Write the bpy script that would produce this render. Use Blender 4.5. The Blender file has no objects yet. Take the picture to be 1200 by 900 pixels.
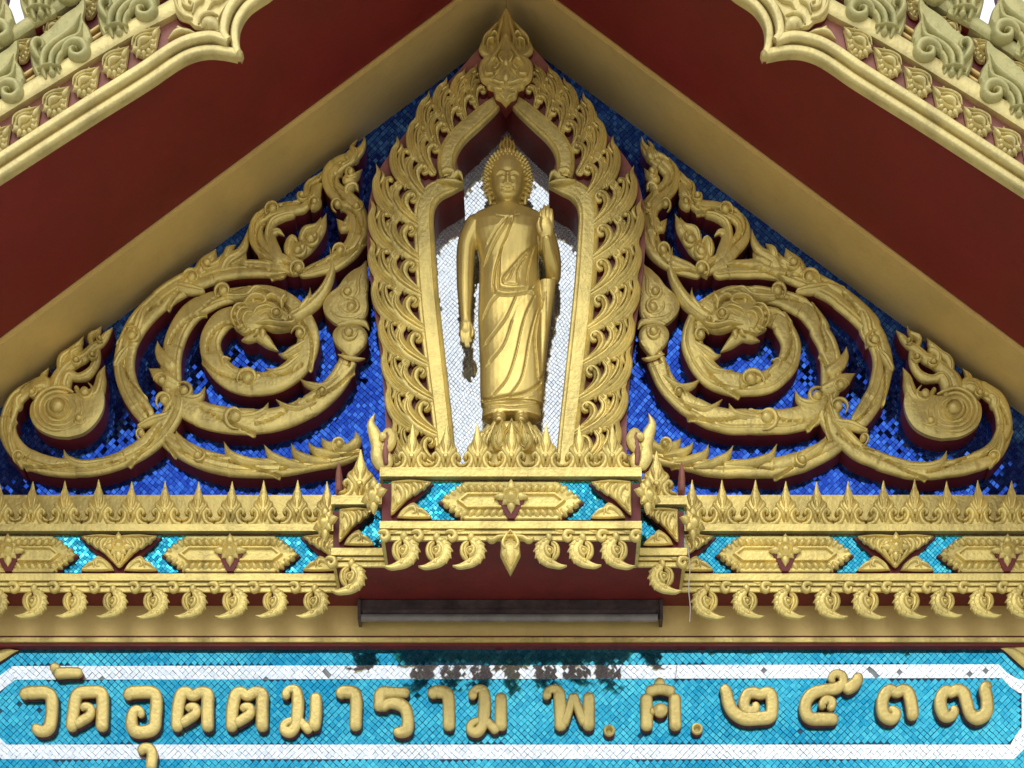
import bpy, bmesh, math, random
import numpy as np
from mathutils.geometry import tessellate_polygon
from mathutils import Vector
random.seed(7); RNG = np.random.default_rng(7)
S = bpy.context.scene
COL = S.collection

# ---------------------------------------------------------------- camera, sky, sun
K = 0.004          # metres per photo pixel on the wall plane
DD = 10.0          # camera distance from the wall
CX, CZ = 0.16, 1.6
PX0, YH = 634.0, 1950.0
cam_d = bpy.data.cameras.new('camera'); cam = bpy.data.objects.new('camera', cam_d); COL.objects.link(cam)
cam.location = (CX, -DD, CZ); cam.rotation_euler = (math.radians(90), 0, 0)
cam_d.sensor_width = 36; cam_d.lens = 36 * DD / (1200 * K)
cam_d.shift_x = (600 - PX0) / 1200; cam_d.shift_y = (YH - 450) / 1200
cam_d.clip_end = 3000; cam_d.clip_start = 0.1
S.camera = cam

SUN_EL, SUN_AZ = math.radians(43), math.radians(-14)    # azimuth measured from straight in front of the gable, towards the left
w = bpy.data.worlds.new('World'); S.world = w; w.use_nodes = True
nt = w.node_tree; nt.nodes.clear()
out = nt.nodes.new('ShaderNodeOutputWorld'); bg = nt.nodes.new('ShaderNodeBackground')
sky = nt.nodes.new('ShaderNodeTexSky'); sky.sky_type = 'NISHITA'; sky.sun_disc = False
sky.sun_elevation = SUN_EL; sky.sun_rotation = math.radians(180) + SUN_AZ
sky.air_density = 1.0; sky.dust_density = 4.0
cl = nt.nodes.new('ShaderNodeTexNoise'); cl.inputs['Scale'].default_value = 1.6; cl.inputs['Detail'].default_value = 6
rp = nt.nodes.new('ShaderNodeValToRGB')
rp.color_ramp.elements[0].position = .3; rp.color_ramp.elements[0].color = (6.6, 7.3, 8.2, 1)
rp.color_ramp.elements[1].position = .7; rp.color_ramp.elements[1].color = (9.8, 10.0, 10.2, 1)
mx = nt.nodes.new('ShaderNodeMix'); mx.data_type = 'RGBA'; mx.inputs[0].default_value = .9
tc = nt.nodes.new('ShaderNodeTexCoord')
nt.links.new(tc.outputs['Generated'], cl.inputs['Vector'])
nt.links.new(cl.outputs['Fac'], rp.inputs['Fac'])
nt.links.new(sky.outputs[0], mx.inputs[6]); nt.links.new(rp.outputs[0], mx.inputs[7])
nt.links.new(mx.outputs[2], bg.inputs['Color']); bg.inputs['Strength'].default_value = 0.1
nt.links.new(bg.outputs[0], out.inputs[0])
sd = bpy.data.lights.new('sun', 'SUN'); sd.energy = .6; sd.angle = math.radians(30); sd.color = (1, .96, .88)
so = bpy.data.objects.new('sun', sd); COL.objects.link(so)
sv = Vector((math.sin(SUN_AZ) * math.cos(SUN_EL), -math.cos(SUN_AZ) * math.cos(SUN_EL), math.sin(SUN_EL)))
so.rotation_euler = sv.to_track_quat('Z', 'Y').to_euler()
so.location = (-3, -12, 14)
vs = S.view_settings; vs.view_transform = 'Standard'; vs.look = 'None'; vs.exposure = 0.48; vs.gamma = 1; vs.use_curve_mapping = False

# ---------------------------------------------------------------- materials
def mat(name, col, rough=.5, metal=0, var=.15, scale=9, bump=.15, bscale=60, tint=None, col2=None, coat=0, grime=0, gcol=(.16, .10, .035)):
    m = bpy.data.materials.new(name); m.use_nodes = True
    n = m.node_tree.nodes; l = m.node_tree.links; p = n['Principled BSDF']
    p.inputs['Roughness'].default_value = rough; p.inputs['Metallic'].default_value = metal
    if coat: p.inputs['Coat Weight'].default_value = coat; p.inputs['Coat Roughness'].default_value = .15
    t = n.new('ShaderNodeTexCoord'); g = n.new('ShaderNodeNewGeometry')
    nz = n.new('ShaderNodeTexNoise'); nz.inputs['Scale'].default_value = scale; nz.inputs['Detail'].default_value = 7
    nz.inputs['Roughness'].default_value = .65
    l.new(g.outputs['Position'], nz.inputs['Vector'])
    r = n.new('ShaderNodeValToRGB'); r.color_ramp.elements[0].position = .3; r.color_ramp.elements[1].position = .72
    c2 = col2 or tuple(c * (1 - var * 1.6) for c in col)
    r.color_ramp.elements[0].color = (*c2, 1); r.color_ramp.elements[1].color = (*[min(1, c * (1 + var * .5)) for c in col], 1)
    l.new(nz.outputs['Fac'], r.inputs['Fac'])
    src = r.outputs[0]
    if grime:
        mp = n.new('ShaderNodeMapping'); mp.inputs['Scale'].default_value = (9, 9, 2.2); l.new(g.outputs['Position'], mp.inputs['Vector'])
        gn = n.new('ShaderNodeTexNoise'); gn.inputs['Scale'].default_value = 1.3; gn.inputs['Detail'].default_value = 9; gn.inputs['Roughness'].default_value = .72
        l.new(mp.outputs[0], gn.inputs['Vector'])
        gr = n.new('ShaderNodeMapRange'); gr.inputs[1].default_value = .50; gr.inputs[2].default_value = .74; gr.inputs[4].default_value = grime; l.new(gn.outputs['Fac'], gr.inputs[0])
        gm = n.new('ShaderNodeMix'); gm.data_type = 'RGBA'; l.new(gr.outputs[0], gm.inputs[0]); l.new(src, gm.inputs[6]); gm.inputs[7].default_value = (*gcol, 1); src = gm.outputs[2]
    if tint:
        a = n.new('ShaderNodeAttribute'); a.attribute_name = 'tint'
        mm = n.new('ShaderNodeMix'); mm.data_type = 'RGBA'; mm.blend_type = 'MIX'
        l.new(a.outputs['Fac'], mm.inputs[0]); l.new(src, mm.inputs[6]); mm.inputs[7].default_value = (*tint, 1)
        src = mm.outputs[2]
    l.new(src, p.inputs['Base Color'])
    if bump:
        b = n.new('ShaderNodeTexNoise'); b.inputs['Scale'].default_value = bscale; b.inputs['Detail'].default_value = 5
        l.new(g.outputs['Position'], b.inputs['Vector'])
        bp = n.new('ShaderNodeBump'); bp.inputs['Strength'].default_value = bump; bp.inputs['Distance'].default_value = .01
        l.new(b.outputs['Fac'], bp.inputs['Height']); l.new(bp.outputs[0], p.inputs['Normal'])
        rr = n.new('ShaderNodeMapRange'); rr.inputs[3].default_value = rough - .07; rr.inputs[4].default_value = rough + .1
        l.new(nz.outputs['Fac'], rr.inputs[0]); l.new(rr.outputs[0], p.inputs['Roughness'])
    return m
GOLD = mat('gold_paint', (.86, .685, .225), .38, .46, .2, 7, .36, 60, grime=.5)
GOLDC = mat('sun_bleached_gold_paint', (.72, .60, .25), .42, .35, .16, 9, .28, 50, grime=.4)
GOLDL = mat('bronze_gold_paint', (.70, .55, .19), .36, .5, .14, 9, .3, 60, grime=.4)
GOLD2 = mat('smooth_gold_paint', (.76, .58, .18), .34, .58, .12, 5, .14, 30, grime=.3)
GOLDB = mat('flat_gold_paint', (.76, .55, .195), .45, .30, .08, 3, .14, 60, grime=.12)
GOLDW = mat('weathered_gold_paint', (.50, .44, .19), .5, .3, .25, 14, .3, 70, col2=(.40, .38, .16), grime=.5, gcol=(.10, .09, .035))
RED = mat('dark_red_paint', (.17, .015, .012), .55, 0, .2, 6, .12, 50, grime=.4, gcol=(.03, .008, .006))
SOFR = mat('soffit_red_paint', (.19, .010, .010), .5, 0, .12, 2.5, .10, 20, grime=.16, gcol=(.06, .006, .008))
PINK = mat('faded_red_paint', (.36, .13, .10), .55, 0, .25, 12, .15, 50)
BLUE = mat('blue_mirror_glass', (.018, .06, .42), .06, .95, .1, 3, 0, tint=(.06, .20, .78))
CYAN = mat('cyan_mirror_glass', (.018, .32, .52), .07, .93, .1, 3, 0, tint=(.10, .60, .72))
SILV = mat('silver_mirror_glass', (.93, .95, .95), .04, .86, .03, 3, 0, tint=(.75, .8, .82))
GROUT = mat('dark_grout', (.03, .11, .20), .8, 0, .3, 20, .2, 80)
GROUTB = mat('blue_grout', (.02, .04, .13), .8, 0, .3, 20, .2, 80)
GROUTW = mat('grey_grout', (.36, .38, .40), .8, 0, .3, 20, .2, 80)
LAMPB = mat('grimy_grey_metal', (.10, .075, .07), .45, .2, .5, 10, .1, 30, col2=(.025, .018, .02))
TUBE = mat('dusty_lamp_cover', (.24, .215, .20), .35, 0, .3, 8, .05, 30)
GREY = mat('rooftile_terracotta', (.25, .09, .05), .7, 0, .3, 8, .3, 20)
CONC = mat('pale_paving', (.60, .57, .50), .8, 0, .2, .6, .2, 8)
CREAM = mat('cream_plaster', (.6, .55, .42), .7, 0, .12, 2, .2, 20)
WIRE = mat('pale_wire', (.5, .45, .42), .5, 0, .1, 5, 0)

# ---------------------------------------------------------------- helpers
def fac(d): return (DD - d) / DD
def W(px, py, d):
    f = fac(d); return CX + (px - PX0) * K * f, CZ + (YH - py) * K * f
def Xp(px, d): return W(px, 0, d)[0]
def Zp(py, d): return W(0, py, d)[1]

def cr(pts, step=2.5):
    P = np.array(pts, float); n = len(P)
    if n == 2:
        L = max(2, int(np.hypot(*(P[1] - P[0])[:2]) / step) + 1)
        t = np.linspace(0, 1, L)[:, None]; return P[0] * (1 - t) + P[1] * t
    Q = np.vstack([2 * P[0] - P[1], P, 2 * P[-1] - P[-2]]); o = []
    for i in range(n - 1):
        a, b, c, d = Q[i:i + 4]; L = max(2, int(np.hypot(*(c - b)[:2]) / step))
        for j in range(L):
            t = j / L
            o.append(.5 * (2 * b + (c - a) * t + (2 * a - 5 * b + 4 * c - d) * t * t + (3 * b - a - 3 * c + d) * t ** 3))
    o.append(P[-1]); o = np.array(o)
    if o.shape[1] > 2: o[:, 2] = np.maximum(o[:, 2], 0)
    return o

BACK = [False]
class MB:
    def __init__(s): s.v = []; s.f = []; s.m = []; s.n = 0; s.t = []
    def add(s, V, F, Ms):
        V = np.asarray(V, float); s.v.append(V)
        s.f += [tuple(i + s.n for i in q) for q in F]
        s.m += (Ms if isinstance(Ms, list) else [Ms] * len(F)); s.n += len(V)
    def box(s, a, b, m=0):
        (x0, y0, z0), (x1, y1, z1) = a, b
        V = [(x, y, z) for x in (x0, x1) for y in (y0, y1) for z in (z0, z1)]
        s.add(V, [(0, 1, 3, 2), (4, 6, 7, 5), (0, 4, 5, 1), (2, 3, 7, 6), (0, 2, 6, 4), (1, 5, 7, 3)], m)
    def mesh(s, name, mats, smooth=True, ang=38):
        V = np.vstack(s.v); c = (V.min(0) + V.max(0)) / 2
        me = bpy.data.meshes.new(name); me.from_pydata((V - c).tolist(), [], s.f)
        for m in mats: me.materials.append(m)
        me.polygons.foreach_set('material_index', s.m)
        if smooth:
            me.polygons.foreach_set('use_smooth', [True] * len(s.f)); me.update(); me.set_sharp_from_angle(angle=math.radians(ang))
        me.validate(); me.update()
        return me, c
WL = {}
def thing(name, label, cat, loc, group=None):
    o = bpy.data.objects.new(name, None); COL.objects.link(o); o.location = loc; o.empty_display_size = .1
    o['label'] = label; o['category'] = cat
    if group: o['group'] = group
    WL[o.name] = np.array(loc, float); return o
def put(name, me, loc, parent=None, rot=None, scale=None, label=None):
    o = bpy.data.objects.new(name, me); COL.objects.link(o); loc = np.array(loc, float); WL[o.name] = loc
    if parent is not None: o.parent = parent; o.location = loc - WL[parent.name]
    else: o.location = loc
    if rot: o.rotation_euler = rot
    if scale: o.scale = scale
    if label: o['label'] = label
    return o
def build(mb, name, mats, parent=None, smooth=True, label=None, ang=38, kind=None):
    me, c = mb.mesh(name, mats, smooth, ang); o = put(name, me, c, parent, label=label)
    if kind: o['kind'] = kind
    return o
def tag(o, label, cat, group=None):
    o['label'] = label; o['category'] = cat
    if group: o['group'] = group
    return o

IDT = lambda x, y: (x, y)
class Pl:
    """drawing plane: photo pixels -> x, z on the plane at depth d (optionally after a warp)"""
    def __init__(s, d, xf=IDT): s.d = d; s.xf = xf; s.k = K * fac(d)
    def __call__(s, x, y): x, y = s.xf(x, y); return W(x, y, s.d)
class Loc:
    """local plane for shared pieces: pixel offsets -> metres"""
    def __init__(s, k=K): s.k = k; s.xf = IDT
    def __call__(s, x, y): return x * s.k, -y * s.k

def stroke(m, pl, pts, d0, h, dome=.25, ns=11, step=2.2, leaf=0, grooves=(), red=True, hw=None, cap=True, gw=.09, gd=.22, lph=0, tipdrop=.5, pw=2.6, lip=.9):
    if hw is not None: pts = [(*p, hw) if len(p) == 2 else p for p in pts]
    A = cr(pts, step)
    XY = np.array([pl(x, y) for x, y in A[:, :2]]); w = A[:, 2] * pl.k
    T = np.gradient(XY, axis=0); L = np.hypot(T[:, 0], T[:, 1])[:, None] + 1e-9; T /= L
    N = np.stack([-T[:, 1], T[:, 0]], 1)
    cum = np.concatenate([[0], np.cumsum(np.hypot(*np.diff(XY, axis=0).T))])
    if cap:
        for e, dist in ((w[0], cum), (w[-1], cum[-1] - cum)):
            if e > 1.2 * pl.k:
                u = np.clip(dist / e, 0, 1); w = w * np.where(u < 1, np.sqrt(np.clip(1 - (1 - u) ** 2, .01, 1)), 1)
    w = np.maximum(w, .25 * pl.k); wm = w.max()
    n = len(A)
    th = np.linspace(-1, 1, ns); o = np.sin(th * math.pi / 2) * .5 + th * .5
    rel = (w / wm)[:, None]
    edge = h * (1 - dome)
    H = edge + h * dome * (1 - np.abs(o)[None, :] ** pw) * rel ** .8
    H = H - tipdrop * .12 * h * (1 - rel)
    for g in grooves: H -= gd * h * dome * np.exp(-((o[None, :] - g) / gw) ** 2) * rel
    off = np.repeat(o[None, :], n, 0) * w[:, None]
    if leaf:
        ph = (cum / pl.k / leaf + lph); kk = np.floor(ph).astype(int); p = ph - kk
        sg = np.where(kk % 2 == 0, 1, -1)
        og = (-.35 + 1.35 * p ** 1.3) * 1.0
        oo = o[None, :] * sg[:, None]
        H -= np.minimum(.017, 1.1 * h * dome) * np.exp(-((oo - og[:, None]) / .095) ** 2) + np.minimum(.007, .35 * h * dome) * (oo > og[:, None])
        bump = .16 * np.exp(-((p - .95) / .05) ** 2)
        off += (oo > .99) * sg[:, None] * bump[:, None] * w[:, None]
    V = []
    P = XY[:, None, :] + N[:, None, :] * off[:, :, None]
    cols = []
    e0 = np.stack([P[:, 0, 0], np.full(n, -d0), P[:, 0, 1]], 1); e1 = e0.copy(); e1[:, 1] = -(d0 + H[:, 0] * lip)
    cols += [e0, e1]
    for j in range(ns): cols.append(np.stack([P[:, j, 0], -(d0 + H[:, j]), P[:, j, 1]], 1))
    f1 = np.stack([P[:, -1, 0], -(d0 + H[:, -1] * lip), P[:, -1, 1]], 1); f0 = f1.copy(); f0[:, 1] = -d0
    cols += [f1, f0]
    C = len(cols); V = np.stack(cols, 1).reshape(-1, 3)
    F = []; Ms = []
    flip = 0
    for i in range(n - 1):
        if BACK[0]: a = i * C; F.append((a, a + C, a + 2 * C - 1, a + C - 1)); Ms.append(1)
        for j in range(C - 1):
            a = i * C + j; F.append((a, a + 1, a + C + 1, a + C)); Ms.append(1 if red and (j == 0 or j == C - 2) else 0)
    F.append(tuple(range(C))); Ms.append(1 if red else 0); F.append(tuple(range((n - 1) * C + C - 1, (n - 1) * C - 1, -1))); Ms.append(1 if red else 0)
    m.add(V, F, Ms)

def disc(m, cx, cz, r, d0, prof, seg=24, mt=0, sx=1, sz=1, rot=0, side_mt=None):
    """lathe lying on the wall: prof = [(radius fraction, height)] from rim to centre"""
    V = []; F = []; Ms = []
    for q, h in prof:
        for i in range(seg):
            a = 2 * math.pi * i / seg; x = r * q * math.cos(a) * sx; z = r * q * math.sin(a) * sz
            V.append((cx + x * math.cos(rot) - z * math.sin(rot), -(d0 + h), cz + x * math.sin(rot) + z * math.cos(rot)))
    for j in range(len(prof) - 1):
        for i in range(seg):
            a = j * seg + i; b = j * seg + (i + 1) % seg; F.append((a, b, b + seg, a + seg)); Ms.append(side_mt if (side_mt is not None and j == 0) else mt)
    V.append((cx, -(d0 + prof[-1][1] + .0005), cz)); c = len(V) - 1
    for i in range(seg): F.append(((len(prof) - 1) * seg + i, (len(prof) - 1) * seg + (i + 1) % seg, c)); Ms.append(mt)
    m.add(V, F, Ms)

def budm(m, pl, x, y, r, d0, h=.022, spiral=True):
    cx, cz = pl(x, y); R = r * pl.k
    if not spiral:
        disc(m, cx, cz, R, d0, [(1, 0), (1, .35 * h), (.88, .62 * h), (.74, .6 * h), (.66, .34 * h), (.60, .36 * h), (.5, .8 * h), (.32, 1.05 * h), (.12, 1.15 * h)], 22); return
    a0 = (x * 7.3 + y * 3.1) % 6.28
    disc(m, cx, cz, R * .62, d0, [(1, 0), (1, .3 * h), (.85, .7 * h), (.55, 1.0 * h), (.2, 1.12 * h)], 16)
    sp = []
    for i, t in enumerate(np.linspace(0, 1, 11)):
        rr = r * (1.25 - .62 * t ** .7); an = a0 + t * 4.6
        sp.append((x + rr * math.cos(an), y + rr * math.sin(an), r * (.02 + .26 * math.sin(math.pi * min(1, t * 1.05 + .02)) ** .8)))
    stroke(m, pl, sp, d0, h * .78, .6, 7, 1.4, red=False)

def dome(m, pl, outline, c, d0, rings, side_red=True, d_side=None):
    """star-shaped outline, rings = [(scale, height)...] shrinking towards c"""
    n = len(outline); V = []; F = []; Ms = []
    base = [pl(x, y) for x, y in outline]; cc = pl(*c)
    lv = [(1, 0.0), (1, rings[0][1] * .8)] + rings
    for sc, h in lv:
        for x, z in base: V.append((cc[0] + (x - cc[0]) * sc, -(d0 + h), cc[1] + (z - cc[1]) * sc))
    for j in range(len(lv) - 1):
        for i in range(n):
            a = j * n + i; b = j * n + (i + 1) % n; F.append((a, b, b + n, a + n)); Ms.append(1 if j == 0 and side_red else 0)
    V.append((cc[0], -(d0 + rings[-1][1]), cc[1])); k = len(V) - 1
    for i in range(n): F.append(((len(lv) - 1) * n + i, (len(lv) - 1) * n + (i + 1) % n, k)); Ms.append(0)
    m.add(V, F, Ms)

def plate(m, P, d0, d1, mt=0, mside=None):
    """extruded polygon, P = list of (X, Z)"""
    n = len(P); V = [(x, -d1, z) for x, z in P] + [(x, -d0, z) for x, z in P]
    tr = tessellate_polygon([[Vector((x, z, 0)) for x, z in P]])
    F = [tuple(t) for t in tr]; F += [(a + n, c + n, b + n) for a, b, c in F]; Ms = [mt] * len(F)
    for i in range(n): F.append((i, (i + 1) % n, (i + 1) % n + n, i + n)); Ms.append(mt if mside is None else mside)
    m.add(V, F, Ms)

def clip_poly(P, Cv):
    out = P
    for i in range(len(Cv)):
        ax, ay = Cv[i]; bx, by = Cv[(i + 1) % len(Cv)]
        inp = out; out = []
        if not inp: return []
        sd_ = [(bx - ax) * (y - ay) - (by - ay) * (x - ax) for x, y in inp]
        for j in range(len(inp)):
            a, b = inp[j - 1], inp[j]; sa, sb = sd_[j - 1], sd_[j]
            if (sa >= 0) != (sb >= 0):
                t = sa / (sa - sb); out.append((a[0] + (b[0] - a[0]) * t, a[1] + (b[1] - a[1]) * t))
            if sb >= 0: out.append(b)
    return out
def smooth_noise(x, y, seed=0):
    r = 0
    for i in range(4):
        a = seed * 1.7 + i * 2.1; f = .018 * (1.7 ** i)
        r += math.sin(x * f * math.cos(a) + y * f * math.sin(a) + a * 3) / (1.3 ** i)
    return r / 2.5
def tiles(name, regions, d, side, ang, tilt, parent, mats, gap=.12, seed=0, skip=None, exclude=None, warp=1.5, tintf=None, wav=.01, dj=.25, lean=0):
    """mosaic: each tile a bevel-less glass chip with its own tilt; regions = convex polygons (clockwise on the photo)"""
    V = []; F = []; tint = []
    rg = random.Random(seed); th = .0045
    for R in regions:
        xs = [p[0] for p in R]; ys = [p[1] for p in R]
        area = sum(R[i - 1][0] * R[i][1] - R[i][0] * R[i - 1][1] for i in range(len(R)))
        Rc = R if area > 0 else R[::-1]
        cx, cy = (min(xs) + max(xs)) / 2, (min(ys) + max(ys)) / 2
        rad = math.hypot(max(xs) - min(xs), max(ys) - min(ys)) / 2 + side * 2; nn = int(rad / side) + 1
        ox = round(cx / side) * side; oy = round(cy / side) * side
        ca, sa = math.cos(ang), math.sin(ang)
        for i in range(-nn, nn + 1):
            sh = rg.uniform(-.5, .5) * side * dj
            for j in range(-nn, nn + 1):
                lx, ly = i * side, j * side + sh
                x = cx + lx * ca - ly * sa; y = cy + lx * sa + ly * ca
                if x < min(xs) - side or x > max(xs) + side or y < min(ys) - side or y > max(ys) + side: continue
                if exclude and exclude(x, y): continue
                g = side * (1 - gap) / 2; q = []
                wx = warp * smooth_noise(x, y, 5); wy = warp * smooth_noise(x, y, 9)
                ja = ang + rg.uniform(-.05, .05)
                for ex, ey in ((-g, -g), (g, -g), (g, g), (-g, g)):
                    q.append((x + wx + ex * math.cos(ja) - ey * math.sin(ja) + rg.uniform(-.05, .05) * side,
                              y + wy + ex * math.sin(ja) + ey * math.cos(ja) + rg.uniform(-.05, .05) * side))
                q = clip_poly(q, Rc)
                if len(q) < 3: continue
                if skip and (rg.random() < skip): continue
                k = len(q); tx, tz = rg.gauss(0, tilt) + wav * smooth_noise(x * 1.7, y * 1.7, 2), lean + rg.gauss(0, tilt) + wav * smooth_noise(x * 1.7, y * 1.7, 3)
                mx_ = sum(p[0] for p in q) / k; my_ = sum(p[1] for p in q) / k
                b = len(V)
                for x_, y_ in q:
                    X, Z = W(x_, y_, d); dz = (x_ - mx_) * K * tx + (my_ - y_) * K * tz
                    V.append((X, -(d + th + dz), Z))
                for x_, y_ in q:
                    X, Z = W(x_, y_, d); V.append((X, -(d - .001), Z))
                F.append(tuple(range(b, b + k)))
                t_ = tintf(mx_, my_, rg) if tintf else rg.random() ** 2
                tint.append(t_)
                for a in range(k): F.append((b + a, b + (a + 1) % k, b + k + (a + 1) % k, b + k + a)); tint.append(t_)
    me = bpy.data.meshes.new(name); V = np.array(V); c = (V.min(0) + V.max(0)) / 2
    me.from_pydata((V - c).tolist(), [], F)
    at = me.attributes.new('tint', 'FLOAT', 'FACE'); at.data.foreach_set('value', tint)
    for m_ in mats: me.materials.append(m_)
    me.update()
    bm = bmesh.new(); bm.from_mesh(me); bmesh.ops.recalc_face_normals(bm, faces=bm.faces); bm.to_mesh(me); bm.free()
    o = put(name, me, c, parent); o['kind'] = 'stuff'; return o

# ---------------------------------------------------------------- ground
g = MB(); g.add([(-900, -900, 0), (900, -900, 0), (900, 900, 0), (-900, 900, 0)], [(0, 1, 2, 3)], 0)
go = build(g, 'ground', [CONC], smooth=False); go['kind'] = 'structure'

# ---------------------------------------------------------------- gable wall, roof
wall = thing('gable_wall', 'triangular gable wall covered with deep blue mirror mosaic behind the gold scrollwork', 'wall', (0, 0, 0))
ZA = CZ + (YH - 37) * K; SL = .745      # apex height and slope of the line where beam meets wall
zt = lambda x: ZA - SL * abs(x)
m = MB(); XL = 4.2
plate(m, [(-XL, Zp(765, 0)), (-XL, max(zt(XL), Zp(700, 0)) + .2), (-3.9, zt(3.9) + .3), (0, ZA + .3), (3.9, zt(3.9) + .3), (XL, max(zt(XL), Zp(700, 0)) + .2), (XL, Zp(765, 0))], -.3, 0)
build(m, 'wall_panel', [GROUTB], wall, smooth=False)
m = MB(); m.box((-XL, 0, 0), (XL, .3, Zp(960, 0))); build(m, 'lower_wall', [CREAM], wall, smooth=False)

def beam_poly(lo, hi):
    return [(-XL, zt(XL) + lo), (0, ZA + lo), (XL, zt(XL) + lo), (XL, zt(XL) + hi), (0, ZA + hi), (-XL, zt(XL) + hi)]
beam = thing('gable_beam', 'plain matt gold band under the roof running up both sides of the gable to the apex', 'beam', (0, -.18, ZA))
for sg, nm in ((-1, 'l'), (1, 'r')):
    m = MB(); e = .0006
    plate(m, [(sg * e, ZA), (sg * XL, zt(XL)), (sg * XL, zt(XL) + .34), (sg * e, ZA + .34)], -.02, .37)
    build(m, 'sloping_beam', [GOLDB], beam, smooth=False)
    m = MB(); plate(m, [(sg * e, ZA + .014), (sg * XL, zt(XL) + .014), (sg * XL, zt(XL) + .034), (sg * e, ZA + .034)], .371, .383)
    build(m, 'beam_lip', [GOLDB], beam, smooth=False)
roof = thing('roof', 'gabled roof with a plain dark red soffit hanging over the pediment', 'roof', (0, -.8, ZA))
for sg in (-1, 1):
    m = MB(); plate(m, [(sg * .0006, ZA + .02), (sg * XL, zt(XL) + .02), (sg * XL, zt(XL) + .30), (sg * .0006, ZA + .30)], .386, 1.19)
    build(m, 'soffit', [SOFR], roof, smooth=False)
    m = MB(); plate(m, [(sg * .0006, ZA + .31), (sg * XL, zt(XL) + .31), (sg * XL, zt(XL) + .36), (sg * .0006, ZA + .36)], -4, 1.16)
    build(m, 'roof_covering', [GREY], roof, smooth=False)

niche_ex = lambda x, y: 508 < x < 682 and y > 140
tiles('mosaic_tiles', [[(-230, 646), (600, 32), (1420, 640), (1420, 660), (-230, 660)]], .0, 5.0, math.radians(43), .027, wall, [BLUE], .14, 1, .003, niche_ex, 2.5, wav=.015, lean=.14, dj=.15)

# ---------------------------------------------------------------- gold scrollwork
SC_STEMS = [
    # (points, leaf period, grooves, extra height)
    ([(204, 466, 9), (200, 446, 13), (200, 418, 13), (207, 390, 13), (222, 366, 13), (243, 352, 12), (265, 345, 10), (290, 342, 10), (315, 343, 11), (338, 354, 12), (355, 373, 13), (361, 397, 14), (351, 423, 15), (328, 442, 15), (300, 448, 15), (273, 442, 15), (252, 423, 14), (246, 397, 13), (260, 374, 13), (284, 364, 10)], 62, (), 0),
    ([(200, 458, 9), (213, 471, 15), (243, 486, 16), (284, 492, 16), (325, 489, 15), (362, 474, 14), (390, 451, 13), (405, 427, 12), (410, 408, 11)], 66, (), .002),
    ([(336, 317, 9), (310, 313, 11), (282, 313, 12), (256, 317, 13), (230, 325, 14), (203, 339, 14), (180, 357, 14), (161, 378, 14), (149, 402, 13), (145, 425, 13), (149, 448, 13), (160, 470, 13), (176, 492, 11)], 70, (.15,), .003),
    ([(204, 452, 8), (205, 472, 13), (195, 496, 13), (172, 520, 12), (142, 537, 11), (110, 546, 11), (78, 547, 11), (48, 542, 12), (24, 530, 12), (10, 510, 11), (9, 488, 10), (17, 468, 10), (30, 456, 9), (44, 446, 6), (53, 438, 1)], 58, (.1,), .005),
    ([(186, 506, 8), (206, 520, 12), (232, 534, 13), (262, 543, 13), (296, 546, 12), (332, 546, 11), (368, 541, 9), (398, 535, 9), (424, 527, 5)], 60, (.2,), .001),
    ([(352, 318, 6), (335, 309, 10), (314, 296, 10), (301, 279, 10), (301, 261, 9), (314, 248, 9), (334, 243, 9), (352, 240, 9), (361, 228, 8), (362, 216, 6), (370, 209, 5), (376, 202, 3), (379, 196, 0)], 44, (.1,), .004),
    ([(350, 320, 5), (370, 314, 9), (393, 305, 11), (413, 288, 12), (421, 266, 13), (416, 244, 12), (402, 230, 12), (390, 218, 11), (387, 204, 11), (396, 192, 11), (410, 184, 9), (421, 175, 6), (426, 166, 3), (427, 157, 0)], 48, (.2,), .006),
]
SC_BUDS = [(225, 326, 9), (243, 309, 8), (155, 394, 9), (262, 342, 9), (291, 444, 11), (190, 447, 8), (216, 459, 9), (193, 470, 9), (351, 392, 8), (378, 460, 6),
           (350, 315, 9), (23, 536, 7), (166, 509, 6), (38, 461, 6), (232, 535, 8), (276, 489, 12), (398, 522, 8), (320, 246, 8), (354, 230, 6), (369, 238, 6),
           (396, 241, 7), (418, 243, 7), (399, 295, 8), (412, 203, 7), (349, 294, 9), (364, 281, 9)]
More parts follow.
